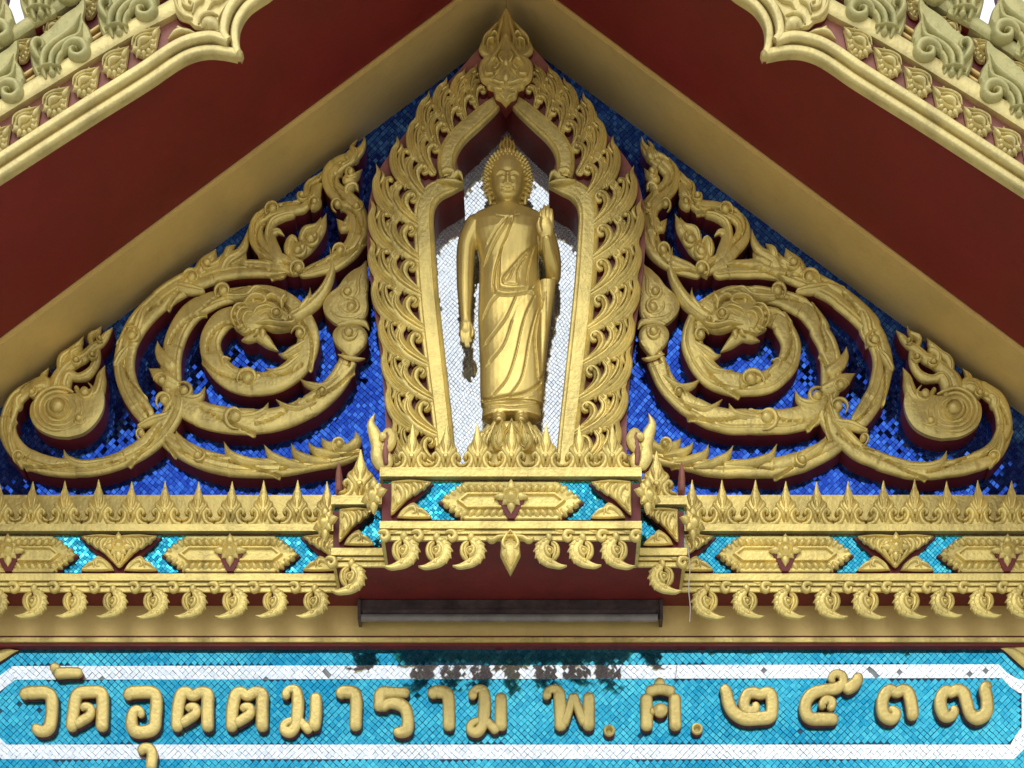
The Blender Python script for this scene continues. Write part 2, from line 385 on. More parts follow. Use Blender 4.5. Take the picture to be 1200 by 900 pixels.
SC_HOOKS = [
    [(400, 438, 3), (380, 452, 5), (362, 450, 4), (351, 442, 0)], [(372, 470, 3), (350, 479, 5), (335, 476, 4), (323, 466, 0)],
    [(356, 412, 3), (336, 431, 6), (322, 434, 4), (311, 430, 0)], [(360, 398, 3), (343, 411, 6), (334, 415, 4), (326, 413, 0)],
    [(268, 487, 3), (293, 488, 6), (308, 482, 5), (314, 470, 0)], [(203, 458, 4), (221, 467, 7), (234, 464, 5), (240, 451, 0)],
    [(243, 540, 3), (218, 524, 6), (209, 513, 5), (206, 503, 0)], [(322, 543, 3), (291, 541, 6), (270, 532, 5), (262, 516, 0)],
    [(362, 547, 3), (336, 542, 6), (318, 533, 5), (309, 519, 0)], [(388, 541, 3), (362, 538, 6), (347, 531, 5), (341, 518, 0)],
    [(400, 533, 3), (378, 531, 6), (366, 525, 4), (361, 516, 0)], [(408, 524, 3), (392, 524, 6), (382, 520, 5), (376, 511, 0)],
    [(392, 526, 4), (408, 524, 6), (418, 516, 6), (416, 503, 0)],
    [(134, 537, 3), (100, 544, 6), (80, 538, 5), (74, 525, 0)], [(212, 452, 5), (198, 446, 9), (185, 438, 8), (174, 430, 0)],
    [(206, 432, 8), (193, 421, 8), (186, 410, 5), (184, 398, 0)], [(330, 310, 6), (320, 293, 9), (317, 275, 6), (325, 269, 4), (333, 274, 0)],
    [(275, 437, 4), (264, 428, 6), (262, 420, 5), (270, 418, 0)], [(160, 500, 3), (178, 492, 6), (196, 486, 5), (204, 474, 0)],
    [(240, 340, 3), (222, 338, 7), (206, 335, 5), (196, 345, 0)], [(262, 347, 4), (288, 347, 5), (300, 337, 4), (312, 337, 0)],
    [(150, 410, 3), (160, 385, 7), (166, 366, 6), (172, 352, 0)], [(134, 430, 4), (141, 418, 6), (148, 408, 4), (153, 400, 0)],
    [(346, 250, 4), (330, 254, 5), (318, 262, 5), (314, 282, 4), (324, 300, 0)], [(410, 250, 3), (404, 266, 6), (400, 262, 5), (394, 254, 0)],
    [(405, 228, 4), (408, 220, 6), (416, 217, 5), (420, 222, 0)], [(402, 206, 5), (408, 210, 6), (416, 206, 5), (424, 196, 0)],
    [(26, 548, 2), (16, 530, 5), (12, 514, 5), (14, 500, 0)],
]
SC_FLAMES = [
    [[(52, 464, 5), (55, 450, 7), (50, 440, 5), (56, 428, 0)], [(70, 436, 4), (72, 420, 6), (82, 411, 5), (92, 402, 4), (97, 391, 0)], [(108, 404, 3), (106, 394, 4), (114, 388, 3), (118, 380, 0)]],
    [[(350, 308, 7), (346, 296, 10), (357, 287, 10), (368, 276, 8), (376, 263, 6), (382, 247, 0)], [(338, 300, 3), (338, 288, 6), (343, 278, 5), (350, 283, 0)], [(352, 282, 4), (358, 270, 6), (370, 264, 4), (376, 252, 0)]],
    [[(258, 320, 9), (266, 304, 9), (280, 294, 6), (287, 281, 4), (290, 265, 0)], [(264, 304, 5), (268, 292, 5), (275, 284, 0)], [(270, 312, 4), (284, 304, 4), (288, 294, 0)]],
    [[(232, 322, 9), (240, 308, 9), (248, 298, 6), (252, 288, 0)], [(244, 314, 6), (256, 306, 5), (262, 292, 0)]],
    [[(212, 338, 9), (222, 326, 10), (233, 318, 7), (238, 310, 0)]],
    [[(362, 236, 6), (368, 228, 7), (372, 218, 5), (380, 210, 0)], [(364, 244, 4), (372, 236, 5), (374, 226, 0)]],
    [[(412, 190, 6), (416, 178, 6), (412, 170, 3), (418, 160, 0)], [(405, 188, 5), (410, 178, 4), (410, 172, 0)]],
    [[(36, 464, 8), (42, 452, 10), (50, 444, 7), (53, 436, 0)], [(20, 480, 6), (20, 468, 7), (28, 460, 4)], [(38, 456, 8), (52, 452, 8), (60, 458, 2)]],
]
def scroll(side):
    if side < 0: xf = IDT
    else:
        cx_ = [600, 740, 780, 880, 915, 960, 1030, 1120, 1300]; cy_ = [0, -4, -12, -19, -14, -16, -9, -3, 0]
        def xf(x, y):
            X = 1188 - x; return X + float(np.interp(X, cx_, cy_)) + 1.6 * smooth_noise(X * 2.5, y * 2.5, 31), y + 1.6 * smooth_noise(X * 2.5, y * 2.5, 37) + 6 * math.exp(-((X - 1000) / 90) ** 2) * (y > 380)
    loc = (*[(-1.55, 1.55)[side > 0]], -.05, Zp(600, .09))
    T = thing('scroll_relief', ('gold coiling scroll relief with a dragon head, in the gable left of the niche figure' if side < 0 else
              'gold coiling scroll relief with a dragon head, in the gable right of the niche figure'), 'relief', loc, 'mirrored scroll reliefs on the blue mosaic')
    h = .118; pl = Pl(.112, xf)
    for i, (pts, lf, gr, dh) in enumerate(SC_STEMS):
        m = MB(); stroke(m, pl, [(a_, b_, c_ * .93) for a_, b_, c_ in pts], 0, h + dh, .13, 23, 1.7, leaf=lf, grooves=(*gr, .5 if i % 2 else -.5), lph=i * .37, pw=6, gw=.07, gd=.6); build(m, 'scroll_stem', [GOLD, RED], T)
    for i, p in enumerate(SC_HOOKS):
        m = MB(); stroke(m, pl, p, .0, h + .008 + .001 * (i % 4), .16, 9, 1.8, grooves=(.0,)); build(m, 'hooked_leaf', [GOLD, RED], T)
    for i, grp in enumerate(SC_FLAMES):
        m = MB()
        for j, p in enumerate(grp): stroke(m, pl, p, .0, h + .006 + .003 * j, .2, 11, 1.8, grooves=(-.3, .35))
        build(m, 'flame_leaf', [GOLD, RED], T)
    for x, y, r in SC_BUDS:
        m = MB(); budm(m, pl, x, y, r, h - .006, .026); build(m, 'bud', [GOLD, RED], T)
    # crowned bud with flame leaf beside the frame
    m = MB(); ol = cr([(411, 421), (403, 413), (393, 403), (390, 392), (397, 383), (410, 381), (424, 384), (431, 393), (429, 404), (421, 413), (411, 421)], 3)[:-1]
    dome(m, pl, ol, (411, 398), 0, [(1, h), (.93, h + .006), (.7, h + .010), (.4, h + .011)]); budm(m, pl, 409, 392, 9, h + .008, .02)
    build(m, 'crowned_bud', [GOLD, RED], T)
    m = MB(); ol = cr([(406, 384), (392, 379), (381, 368), (379, 357), (386, 345), (396, 337), (404, 326), (413, 318), (424, 312), (429, 306), (431, 318), (432, 332), (431, 350), (432, 362), (428, 374), (418, 380), (406, 384)], 3)[:-1]
    dome(m, pl, ol, (409, 356), 0, [(1, h), (.92, h + .007), (.6, h + .009), (.3, h + .009)])
    for p in ([(385, 362, 1), (396, 374, 3), (414, 376, 3), (428, 366, 1)], [(400, 350, 1), (398, 362, 2.5), (408, 370, 2.5), (420, 366, 1)], [(396, 340, 1), (400, 350, 2.5), (412, 352, 2), (420, 344, 3), (420, 330, 3), (428, 316, .5)], [(424, 350, 1), (430, 340, 2.5), (428, 326, 1)],
              [(395, 382, 2), (412, 378, 4), (427, 380, 4), (433, 388, .5)]):
        stroke(m, pl, p, h - .004, .018, .6, 7, 1.6, red=False)
    budm(m, pl, 412, 362, 9, h + .004, .022); budm(m, pl, 408, 344, 8, h + .004, .022)
    build(m, 'flame_leaf', [GOLD, RED], T)
    m = MB(); stroke(m, pl, [(396, 416, .5), (408, 420, 2.5), (420, 422, 2.5), (428, 421, .5)], h - .02, .032, .4, 7, 1.6); build(m, 'collar', [GOLD, RED], T)
    # spiral teardrop near the eave
    m = MB(); ol = cr([(80, 513), (62, 511), (45, 503), (36, 490), (37, 474), (48, 464), (62, 460), (78, 462), (98, 460), (116, 452), (122, 462), (121, 480), (112, 496), (98, 508), (80, 513)], 3)[:-1]
    dome(m, pl, ol, (78, 485), 0, [(1, h), (.93, h + .007), (.7, h + .009), (.4, h + .009)])
    for r_, q in ((28, .2), (22, .0), (16, .4)):
        stroke(m, pl, [(69 + r_ * math.cos(a), 481 + r_ * .9 * math.sin(a), 2.4 if .3 < i / 14 < .95 else 1) for i, a in enumerate(np.linspace(-.6 + q, 5.2 + q, 15))], h, .02, .6, 7, 1.8, red=False)
    budm(m, pl, 69, 480, 13, h + .004, .04, False); budm(m, pl, 93, 492, 7, h + .002, .02)
    build(m, 'spiral_teardrop', [GOLD, RED], T)
    for i, grp in enumerate([[[(62, 462, 8), (66, 446, 9), (74, 432, 8), (86, 422, 8), (98, 416, 7), (108, 406, 6), (118, 398, 5), (124, 390, 4), (131, 381, 0)], [(84, 424, 4), (84, 414, 5), (92, 408, 4), (95, 401, 0)]],
                             [[(78, 464, 6), (75, 450, 8), (80, 438, 7), (90, 440, 5), (100, 438, 6), (108, 430, 5), (112, 420, 5), (114, 408, 3), (116, 404, 0)]],
                             [[(86, 462, 6), (98, 470, 7), (112, 462, 8), (117, 448, 7), (118, 438, 5), (122, 426, 0)], [(88, 452, 3), (96, 466, 4), (104, 462, 3)]]]):
        m = MB()
        for j, p in enumerate(grp): stroke(m, pl, p, 0, h + .008 + .003 * j + .002 * i, .2, 11, 1.8, grooves=(-.3, .35))
        build(m, 'flame_leaf', [GOLD, RED], T)
    for x, y, r in ((100, 461, 9), (109, 418, 5), (118, 399, 4), (90, 424, 6)):
        m = MB(); budm(m, pl, x, y, r, h, .026); build(m, 'bud', [GOLD, RED], T)
    # dragon head
    hd = MB()
    ol = cr([(276, 386), (273, 374), (276, 362), (288, 354), (306, 353), (322, 357), (334, 366), (345, 376), (346, 384), (336, 388), (322, 389), (310, 386), (300, 391), (288, 393), (276, 386)], 2.5)[:-1]
    dome(hd, pl, ol, (308, 373), 0, [(1, h + .004), (.9, h + .018), (.6, h + .026), (.3, h + .028)])
    hh = h + .016
    for p in ([(278, 388, .5), (272, 376, 2), (278, 364, 2.4), (288, 360, .6)], [(284, 390, .5), (279, 378, 2), (284, 368, 2.4), (294, 366, .6)], [(290, 391, .5), (286, 380, 2), (291, 372, 2.2), (300, 372, .6)],
              [(286, 362, 1), (296, 352, 3), (308, 352, 3), (312, 359, 2.5), (304, 362, 1)], [(308, 356, 1), (320, 351, 3), (330, 358, 3), (331, 366, 1)], [(328, 360, 2), (334, 353, 3), (336, 345, 0)],
              [(300, 384, 1), (314, 382, 3), (330, 384, 3), (344, 383, 2.5), (346, 376, 1)], [(304, 376, 1), (314, 372, 2.2), (322, 380, 2), (334, 380, 1)], [(296, 378, .5), (302, 368, 2.4), (314, 364, 2.4), (322, 366, .5)]):
        stroke(hd, pl, p, h + .016, .028, .7, 7, 1.3, red=False)
    budm(hd, pl, 325, 373, 7, h + .022, .030, False); budm(hd, pl, 341, 378, 4, h + .018, .022, False)
    for i, a0 in enumerate(np.linspace(1.5, 4.6, 8)): stroke(hd, pl, [(300 + 17 * math.cos(a0), 374 - 14 * math.sin(a0) * -1, 2), (300 + 24 * math.cos(a0), 374 + 18 * math.sin(a0), 3), (300 + 30 * math.cos(a0 + .15), 374 + 23 * math.sin(a0 + .15), 0)], h, .03, .5, 7, 1.3, red=False)
    H = build(hd, 'dragon_head', [GOLD, RED], T)
    m = MB(); stroke(m, pl, [(338, 376, 9), (356, 364, 8), (372, 350, 8), (383, 333, 6), (389, 314, 4), (388, 298, 2), (386, 288, 0)], 0, h + .02, .2, 11, 1.8, grooves=(.3,)); build(m, 'horn', [GOLD, RED], H)
    m = MB(); stroke(m, pl, [(282, 396, 0), (290, 395, 5), (300, 392, 6), (308, 395, 7), (316, 402, 5), (326, 409, 0)], 0, h + .008, .2, 9, 1.8, grooves=(.2,)); build(m, 'lower_jaw', [GOLD, RED], H)
    m = MB(); stroke(m, pl, [(309, 386, 4), (308, 392, 5), (309, 400, 3)], .02, h + .002, .3, 7, 1.5, red=False); build(m, 'tongue', [GOLD, RED], H)
    m = MB(); stroke(m, pl, [(350, 366, 4), (360, 354, 4), (363, 345, 2), (363, 336, 0)], 0, h + .024, .2, 7, 1.5); build(m, 'horn', [GOLD, RED], H)
    return T
scroll(-1); scroll(1)

# ---------------------------------------------------------------- niche frame
AX = lambda d: PX0 - CX / (K * fac(d))          # photo column of the symmetry axis at depth d
def mir(d):
    a = AX(d); return lambda x, y: (2 * a - x, y)
FD = .20
frame = thing('niche_frame', 'pointed gold niche frame with rows of flame leaves around the standing figure', 'frame', (0, -.1, Zp(610, FD)))
outer = [(452, 616), (451, 560), (452, 500), (448, 440), (444, 400), (437, 350), (431, 300), (431, 262), (433, 236), (440, 208), (450, 190), (460, 176), (480, 150), (502, 124), (522, 100), (542, 78), (556, 62), (570, 48)]
inner = [(590, 122), (576, 132), (556, 150), (544, 164), (537, 180), (536, 192), (539, 204), (543, 213), (530, 215), (517, 222), (509, 236), (508, 256), (511, 300), (514, 340), (520, 410), (528, 490), (532, 560), (534, 616)]
o_s = cr([(x, y) for x, y in outer], 5); i_a = cr(inner[:8], 4); i_b = cr(inner[7:], 4)
a_ = AX(FD)
left = [tuple(p) for p in o_s] + [(a_ , 44)]
rightp = [(2 * a_ - x, y) for x, y in left[:-1]][::-1]
inn = [(a_, 118)] + [tuple(p) for p in i_a[1:]] + [tuple(p) for p in i_b[1:]]
innr = [(2 * a_ - x, y) for x, y in inn[1:]][::-1]
poly = left + rightp + innr + inn
# order: outer left up, outer right down, inner right up, apex, inner left down
m = MB(); plate(m, [W(x, y, FD) for x, y in poly], .002, FD, 0, 1); build(m, 'backing_board', [PINK, RED], frame, smooth=False)
def fl_inner(m, pl):
    q = dict(gd=1.2, gw=.08, pw=4)
    stroke(m, pl, [(9, 8, 5), (-5, -1, 7), (-17, -11, 7.5), (-24, -23, 6.5), (-23, -33, 4.4), (-18, -39, 2.8), (-17, -46, 0)], 0, .044, .26, 17, 1.3, grooves=(-.4, .2), **q)
    stroke(m, pl, [(3, 0, 1.5), (-7, -9, 3.4), (-12, -18, 4.4), (-10, -26, 4.4), (-4, -29, 4), (0, -25, 3.4), (-3, -21, 3), (-6, -23, 2)], 0, .052, .3, 11, 1.2, grooves=(.2,), **q)
    stroke(m, pl, [(-20, -33, 2.2), (-24, -39, 3), (-21, -44, 2), (-26, -49, 0)], 0, .040, .4, 7, 1.2)
    stroke(m, pl, [(-13, -34, 1.6), (-12, -39, 2.4), (-9, -42, 0)], 0, .046, .4, 7, 1.2)
    disc(m, *pl(-4, -26), 2.6 * K, .048, [(1, 0), (.8, .008), (.3, .011)], 8)
def fl_outer(m, pl):
    q = dict(gd=1.2, gw=.08, pw=4)
    stroke(m, pl, [(-14, 0, 2), (-27, -7, 4.6), (-37, -17, 5.6), (-43, -29, 5.2), (-45, -41, 4), (-43, -51, 2.6), (-46, -60, 0)], 0, .040, .26, 15, 1.3, grooves=(-.3, .25), **q)
    stroke(m, pl, [(-20, -11, 2), (-29, -20, 4.4), (-34, -31, 4.4), (-34, -41, 3.4), (-29, -44, 2.6), (-27, -40, 2)], 0, .047, .3, 11, 1.2, grooves=(0,), **q)
    stroke(m, pl, [(-40, -38, 2), (-37, -46, 2.6), (-40, -54, 0)], 0, .044, .4, 7, 1.2)
    stroke(m, pl, [(-26, -26, 1.6), (-28, -34, 2.6), (-25, -40, 0)], 0, .038, .4, 7, 1.2)
    disc(m, *pl(-29, -41), 2.4 * K, .043, [(1, 0), (.8, .008), (.3, .011)], 8)
kf = K * fac(FD + .03)
meshes = {}
for sg in (-1, 1):
    for nm, fn in (('i', fl_inner), ('o', fl_outer)):
        m = MB(); L_ = Loc(kf); base = L_.__call__
        class LL(Loc):
            def __call__(s, x, y): return (x * s.k * (1 if sg < 0 else -1), -y * s.k)
        fn(m, LL(kf)); V = np.vstack(m.v)
        me = bpy.data.meshes.new('flame_leaf'); me.from_pydata(V.tolist(), [], m.f); me.materials.append(GOLD); me.materials.append(RED)
        me.polygons.foreach_set('material_index', m.m); me.polygons.foreach_set('use_smooth', [True] * len(m.f)); me.update(); me.set_sharp_from_angle(angle=math.radians(38))
        meshes[sg, nm] = me
spots = [(515, 584, -5, 1.04, 3), (510, 544, -5, 1.04, 3), (505, 503, -5, 1.04, 3), (500, 462, -5, 1.05, 3), (495, 421, -4, 1.05, 3), (490, 380, -3, 1.07, 3), (487, 339, -2, 1.09, 3), (485, 298, 0, 1.09, 3), (486, 258, 3, 1.04, 3),
         (495, 224, 14, .96, 3), (505, 196, 22, .90, 3), (513, 170, 28, .86, 3), (529, 150, 34, .82, 3), (544, 134, 38, .76, 3), (558, 120, 40, .62, 3)]
for x, y, an, sc, wh in spots:
    for sg in (-1, 1):
        px = x if sg < 0 else 2 * AX(FD + .03) - x
        X, Z = W(px, y, FD + .03)
        for bit, nm in ((1, 'i'), (2, 'o')):
            if wh & bit:
                put('flame_leaf', meshes[sg, nm], (X, -(FD - .002), Z), frame, rot=(0, math.radians(an) * (1 if sg < 0 else -1), 0), scale=(sc * random.uniform(.96, 1.03), 1, sc * random.uniform(.96, 1.03)))
# mouldings
for sg in (-1, 1):
    pl = Pl(FD + .04, IDT if sg < 0 else mir(FD + .04))
    m = MB(); stroke(m, pl, [(582, 116, 7), (571, 126, 9), (553, 142, 10), (536, 158, 10.5), (526, 174, 11), (523, 190, 11), (526, 206, 10)], .0, FD + .045, .06, 19, 2, grooves=(-.66, .66), cap=False, gd=.55, gw=.06, pw=6)
    build(m, 'arch_moulding', [GOLD, RED], frame)
    m = MB(); stroke(m, pl, [(542, 212, 2), (528, 214, 8), (511, 220, 11), (500, 232, 12), (496, 250, 12), (497, 280, 12.5), (500, 330, 13), (506, 390, 13), (513, 450, 12.5), (520, 510, 12), (524, 560, 12), (526, 612, 12)], .0, FD + .04, .06, 19, 2.5, grooves=(-.7, .66), cap=False, gd=.55, gw=.06, pw=6)
    build(m, 'post_moulding', [GOLD, RED], frame)
    m = MB(); 
    for p in ([(517, 204, 3), (523, 200, 4), (531, 203, 4), (529, 209, 3), (522, 209, 1.5)], [(530, 212, 2), (534, 205, 4), (539, 204, 3), (543, 213, 0)], [(512, 212, 1), (522, 213, 3), (534, 214, 3), (543, 214, 0)]):
        stroke(m, pl, p, FD, .062, .3, 7, 1.5, red=False)
    build(m, 'joint_knot', [GOLD], frame)
# crest plaque at the top
pl = Pl(FD + .06); ax = AX(FD + .06)
def sym(half): return half + [(2 * ax - x, y) for x, y in half[::-1]]
crest = thing('crest_plaque', 'pointed gold lotus plaque crowning the peak of the niche frame', 'ornament', (0, -.26, Zp(120, .26)))
m = MB(); hf = [(ax, 2), (583, 20), (574, 32), (565, 42), (561, 52), (564, 58), (571, 62), (580, 64), (ax, 66)]
ol = cr(hf, 3); ol = [tuple(p) for p in ol]; full = ol + [(2 * ax - x, y) for x, y in ol[::-1][1:-1]]
dome(m, pl, full, (ax, 46), FD - .02, [(1, .05), (.9, .062), (.8, .060), (.4, .066)])
for sg in (-1, 1):
    q = Pl(FD + .06, IDT if sg < 0 else mir(FD + .06))
    for p in ([(566, 52, 1), (568, 44, 2.2), (576, 36, 2.4), (583, 26, 1)], [(572, 56, 1), (572, 48, 2), (578, 46, 2), (577, 51, 1)], [(586, 60, 1), (584, 44, 2.4), (588, 26, 2), (590, 14, .5)], [(574, 44, .6), (579, 38, 1.8), (583, 42, 1.4), (580, 46, .5)]):
        stroke(m, q, p, FD + .045, .030, .7, 7, 1.2, red=False)
build(m, 'upper_leaf', [GOLD, RED], crest)
m = MB(); hf = [(ax, 38), (587, 50), (580, 62), (572, 68), (564, 74), (561, 84), (564, 96), (570, 101), (572, 106), (578, 108), (581, 117), (587, 120), (ax, 127)]
ol = [tuple(p) for p in cr(hf, 2.5)]; full = ol + [(2 * ax - x, y) for x, y in ol[::-1][1:-1]]
dome(m, pl, full, (ax, 86), FD, [(1, .075), (.95, .085), (.88, .086), (.84, .079), (.5, .082), (.2, .084)])
for sg in (-1, 1):
    q = Pl(FD + .08, IDT if sg < 0 else mir(FD + .08))
    for p in ([(591, 46, .6), (584, 60, 1.8), (577, 70, 1.8), (572, 78, .6)], [(590, 60, .5), (585, 66, 1.8), (587, 72, 1.6), (590, 74, .8)], [(576, 74, 1), (580, 70, 2), (584, 76, 2), (580, 82, 1.6), (577, 79, .8)],
              [(568, 80, 1), (570, 88, 2), (577, 88, 2), (577, 83, 1)], [(569, 93, .8), (578, 96, 2), (586, 99, 2), (592, 99, 2)], [(576, 103, .8), (583, 106, 2), (590, 107, 1.6)],
              [(584, 113, .6), (588, 114, 1.6), (592, 118, .6)], [(590, 76, .6), (585, 84, 2), (580, 90, 1)]):
        stroke(m, q, p, FD + .078, .022, .7, 7, 1.2, red=False)
disc(m, *W(ax, 90, FD + .08), 4 * K, FD + .08, [(1, 0), (1, .008), (.6, .016), (.2, .018)], 14, sz=1.5)
disc(m, *W(ax, 72, FD + .08), 3 * K, FD + .08, [(1, 0), (1, .006), (.6, .012), (.2, .014)], 12, sz=1.8)
build(m, 'lotus_plaque', [GOLD, RED], crest)

# niche mirror back
npan = frame
m = MB(); x0, x1 = Xp(500, .0), Xp(690, .0); m.box((x0, -.0035, Zp(640, 0)), (x1, -.0005, Zp(128, 0))); build(m, 'niche_back', [GROUTW], npan, smooth=False)
tiles('mosaic_tiles', [[(505, 135), (685, 135), (685, 600), (505, 600)]], .004, 3.9, math.radians(40), .010, npan, [SILV], .13, 3, .0015, None, 1.5, wav=.012, dj=.5, lean=.125)


# ---------------------------------------------------------------- standing figure
SD = .17; FIGK = K * fac(SD)
def ring_loft(bm, rings, n=36, e=2.3):
    """rings: (photo y, centre x, half width px, front m, back m, centre depth m)"""
    L = []
    for y, cx, hw, fd, bd, cd in rings:
        X, Z = W(cx, y, SD); r = []
        for i in range(n):
            a = 2 * math.pi * i / n; c, s_ = math.cos(a), math.sin(a)
            px = math.copysign(abs(c) ** (2 / e), c); py = math.copysign(abs(s_) ** (2 / e), s_)
            r.append(bm.verts.new((X + px * hw * FIGK, -(SD + cd + (py * fd if py > 0 else py * bd)), Z)))
        L.append(r)
    for a, b in zip(L, L[1:]):
        for i in range(n): bm.faces.new((a[i], a[(i + 1) % n], b[(i + 1) % n], b[i]))
    bm.faces.new(L[0][::-1]); bm.faces.new(L[-1])
def tube3(bm, pts, n=16, sub=5, flat=1):
    """pts: (photo x, y, depth offset, radius px) rounded capsule chain"""
    P = []
    A = np.array(pts, float); Q = np.vstack([2 * A[0] - A[1], A, 2 * A[-1] - A[-2]])
    for i in range(len(A) - 1):
        a, b, c, d = Q[i:i + 4]
        for j in range(sub):
            t = j / sub; P.append(.5 * (2 * b + (c - a) * t + (2 * a - 5 * b + 4 * c - d) * t * t + (3 * b - a - 3 * c + d) * t ** 3))
    P.append(A[-1]); P = np.array(P)
    C = np.array([(W(x, y, SD + dd)[0], -(SD + dd), W(x, y, SD + dd)[1]) for x, y, dd, r in P]); R = P[:, 3] * FIGK
    T = np.gradient(C, axis=0); T /= np.linalg.norm(T, axis=1)[:, None]
    ext = [(-1.0, .05), (-.9, .45), (-.7, .72), (-.35, .93)]
    Cs, Rs, Ts = [], [], []
    for u, q in ext: Cs.append(C[0] + T[0] * u * R[0]); Rs.append(R[0] * q); Ts.append(T[0])
    for i in range(len(C)): Cs.append(C[i]); Rs.append(R[i]); Ts.append(T[i])
    for u, q in ext[::-1]: Cs.append(C[-1] - T[-1] * u * R[-1]); Rs.append(R[-1] * q); Ts.append(T[-1])
    L = []; up = Vector((0, 1, 0))
    for c, r, t in zip(Cs, Rs, Ts):
        t = Vector(t); a = t.cross(up).normalized() if abs(t.dot(up)) < .98 else Vector((1, 0, 0)); b = t.cross(a).normalized()
        L.append([bm.verts.new(Vector(c) + a * r * math.cos(2 * math.pi * i / n) + b * r * flat * math.sin(2 * math.pi * i / n)) for i in range(n)])
    for a, b in zip(L, L[1:]):
        for i in range(n): bm.faces.new((a[i], a[(i + 1) % n], b[(i + 1) % n], b[i]))
    bm.faces.new(L[0][::-1]); bm.faces.new(L[-1])
def remesh(bm, vox, name, smooth=2):
    bmesh.ops.recalc_face_normals(bm, faces=bm.faces)
    me = bpy.data.meshes.new(name); bm.to_mesh(me); bm.free()
    o = bpy.data.objects.new(name, me); COL.objects.link(o)
    md = o.modifiers.new('r', 'REMESH'); md.mode = 'VOXEL'; md.voxel_size = vox; md.use_smooth_shade = True
    sm = o.modifiers.new('s', 'SMOOTH'); sm.iterations = smooth; sm.factor = .5
    dg = bpy.context.evaluated_depsgraph_get(); me2 = bpy.data.meshes.new_from_object(o.evaluated_get(dg))
    bpy.data.objects.remove(o); bpy.data.meshes.remove(me); me2.name = name; return me2
statue = thing('buddha_statue', 'standing golden Buddha statue with one palm raised, on a lotus base inside the niche', 'statue', (W(598, 613, SD)[0], -SD, Zp(490, SD)))
bm = bmesh.new()
ring_loft(bm, [(244, 595, 13, .05, .05, 0), (248, 595, 24, .055, .055, 0), (252, 595.5, 37, .062, .06, 0), (257, 596, 44, .07, .06, 0), (266, 596, 45, .082, .06, 0), (278, 596, 42, .088, .06, 0), (292, 596.5, 37.5, .08, .06, 0),
               (308, 596.5, 34.5, .072, .06, 0), (325, 597, 35, .074, .06, 0), (345, 598, 37, .078, .065, 0), (370, 598.5, 38.5, .08, .065, 0), (400, 599, 38, .078, .065, 0), (430, 600, 37.5, .076, .062, 0),
               (458, 600, 37.5, .076, .06, 0), (477, 600, 36.5, .074, .06, 0)])
ring_loft(bm, [(462, 599.5, 33.5, .060, .05, 0), (476, 599.5, 33.5, .060, .05, 0), (484, 599.5, 34.5, .067, .055, 0), (492, 599.5, 35, .072, .055, 0), (494, 599.5, 30, .05, .05, 0)])
ring_loft(bm, [(334, 642, 10, .03, .04, .02), (350, 641, 9, .03, .04, .015), (380, 638.5, 7, .03, .04, .01), (410, 636.5, 5, .03, .04, .008), (440, 634.5, 3.5, .03, .04, .006)], 20, 2)
ring_loft(bm, [(228, 595, 12, .045, .05, 0), (244, 595, 12.5, .045, .05, 0), (256, 595, 16, .055, .05, 0)], 24, 2)
ring_loft(bm, [(184, 595, 8, .03, .05, .01), (188, 595, 14, .055, .07, .01), (194, 595, 18.5, .075, .085, .01), (203, 595, 20.8, .083, .09, .01), (213, 595, 21.2, .086, .09, .01), (222, 595, 20.2, .084, .085, .01), (230, 595, 17.6, .078, .07, .01), (237, 595, 14, .068, .05, .01), (242, 595, 8, .048, .03, .01)], 36, 2.15)
tube3(bm, [(557, 266, 0, 13), (547, 288, 0, 11.3), (545, 320, .0, 10.2), (545, 345, .005, 9), (545.5, 368, .01, 6.6), (546, 377, .012, 6.2)])
tube3(bm, [(546, 376, .014, 6.5), (545.5, 386, .016, 7)], flat=.6)
for fx, tx, ty in ((540.5, 542, 401), (544, 546, 406), (547.5, 549.5, 406), (551, 552, 400)): tube3(bm, [(fx, 388, .018, 2.3), ((fx + tx) / 2 - .5, (388 + ty) / 2, .020, 2.1), (tx, ty, .018, 1.5)], 10, 3)
tube3(bm, [(551, 380, .02, 2.6), (554, 388, .03, 2.3), (553, 394, .034, 1.7)], 10, 3)
tube3(bm, [(634, 266, 0, 12), (642, 285, 0, 11.5), (647, 305, .0, 10.5), (648.5, 322, .01, 9)])
tube3(bm, [(648.5, 324, .012, 9), (647, 312, .055, 8), (643, 295, .10, 6.5), (640.5, 281, .128, 5.2)])
tube3(bm, [(640.5, 282, .128, 5.4), (640, 274, .136, 7.6), (640, 266, .138, 9), (640, 260, .138, 8.8)], flat=.42)
for fx, tx, ty in ((633.2, 634.2, 246), (637.6, 638, 241.5), (642.2, 642.2, 241.5), (646.6, 646.2, 246)): tube3(bm, [(fx, 262, .139, 2.5), ((fx + tx) / 2, (260 + ty) / 2, .143, 2.35), (tx, ty, .142, 1.7)], 10, 3)
tube3(bm, [(633, 271, .145, 3), (631, 263, .152, 2.7), (632.5, 256, .155, 2)], 10, 3)
for sx, lx in ((-1, 573.2), (1, 616.8)):
    tube3(bm, [(lx, 204, -.0, 3.2), (lx + sx * 1.0, 214, 0, 3.2), (lx + sx * .2, 226, .0, 2.6), (lx - sx * 1.5, 238, .0, 2.6)], 10, 4, .8)
for fx in (585, 611):
    tube3(bm, [(fx, 478, .02, 7.5), (fx, 492, .045, 8)], 14, 3); tube3(bm, [(fx, 495, .03, 7), (fx, 493, .09, 7.5), (fx, 492, .118, 5.5)], 14, 3, .8)
me = remesh(bm, .0034, 'body', 3)
n = len(me.vertices); co = np.empty(n * 3); me.vertices.foreach_get('co', co); co = co.reshape(-1, 3)
no = np.empty(n * 3); me.vertices.foreach_get('normal', no); no = no.reshape(-1, 3)
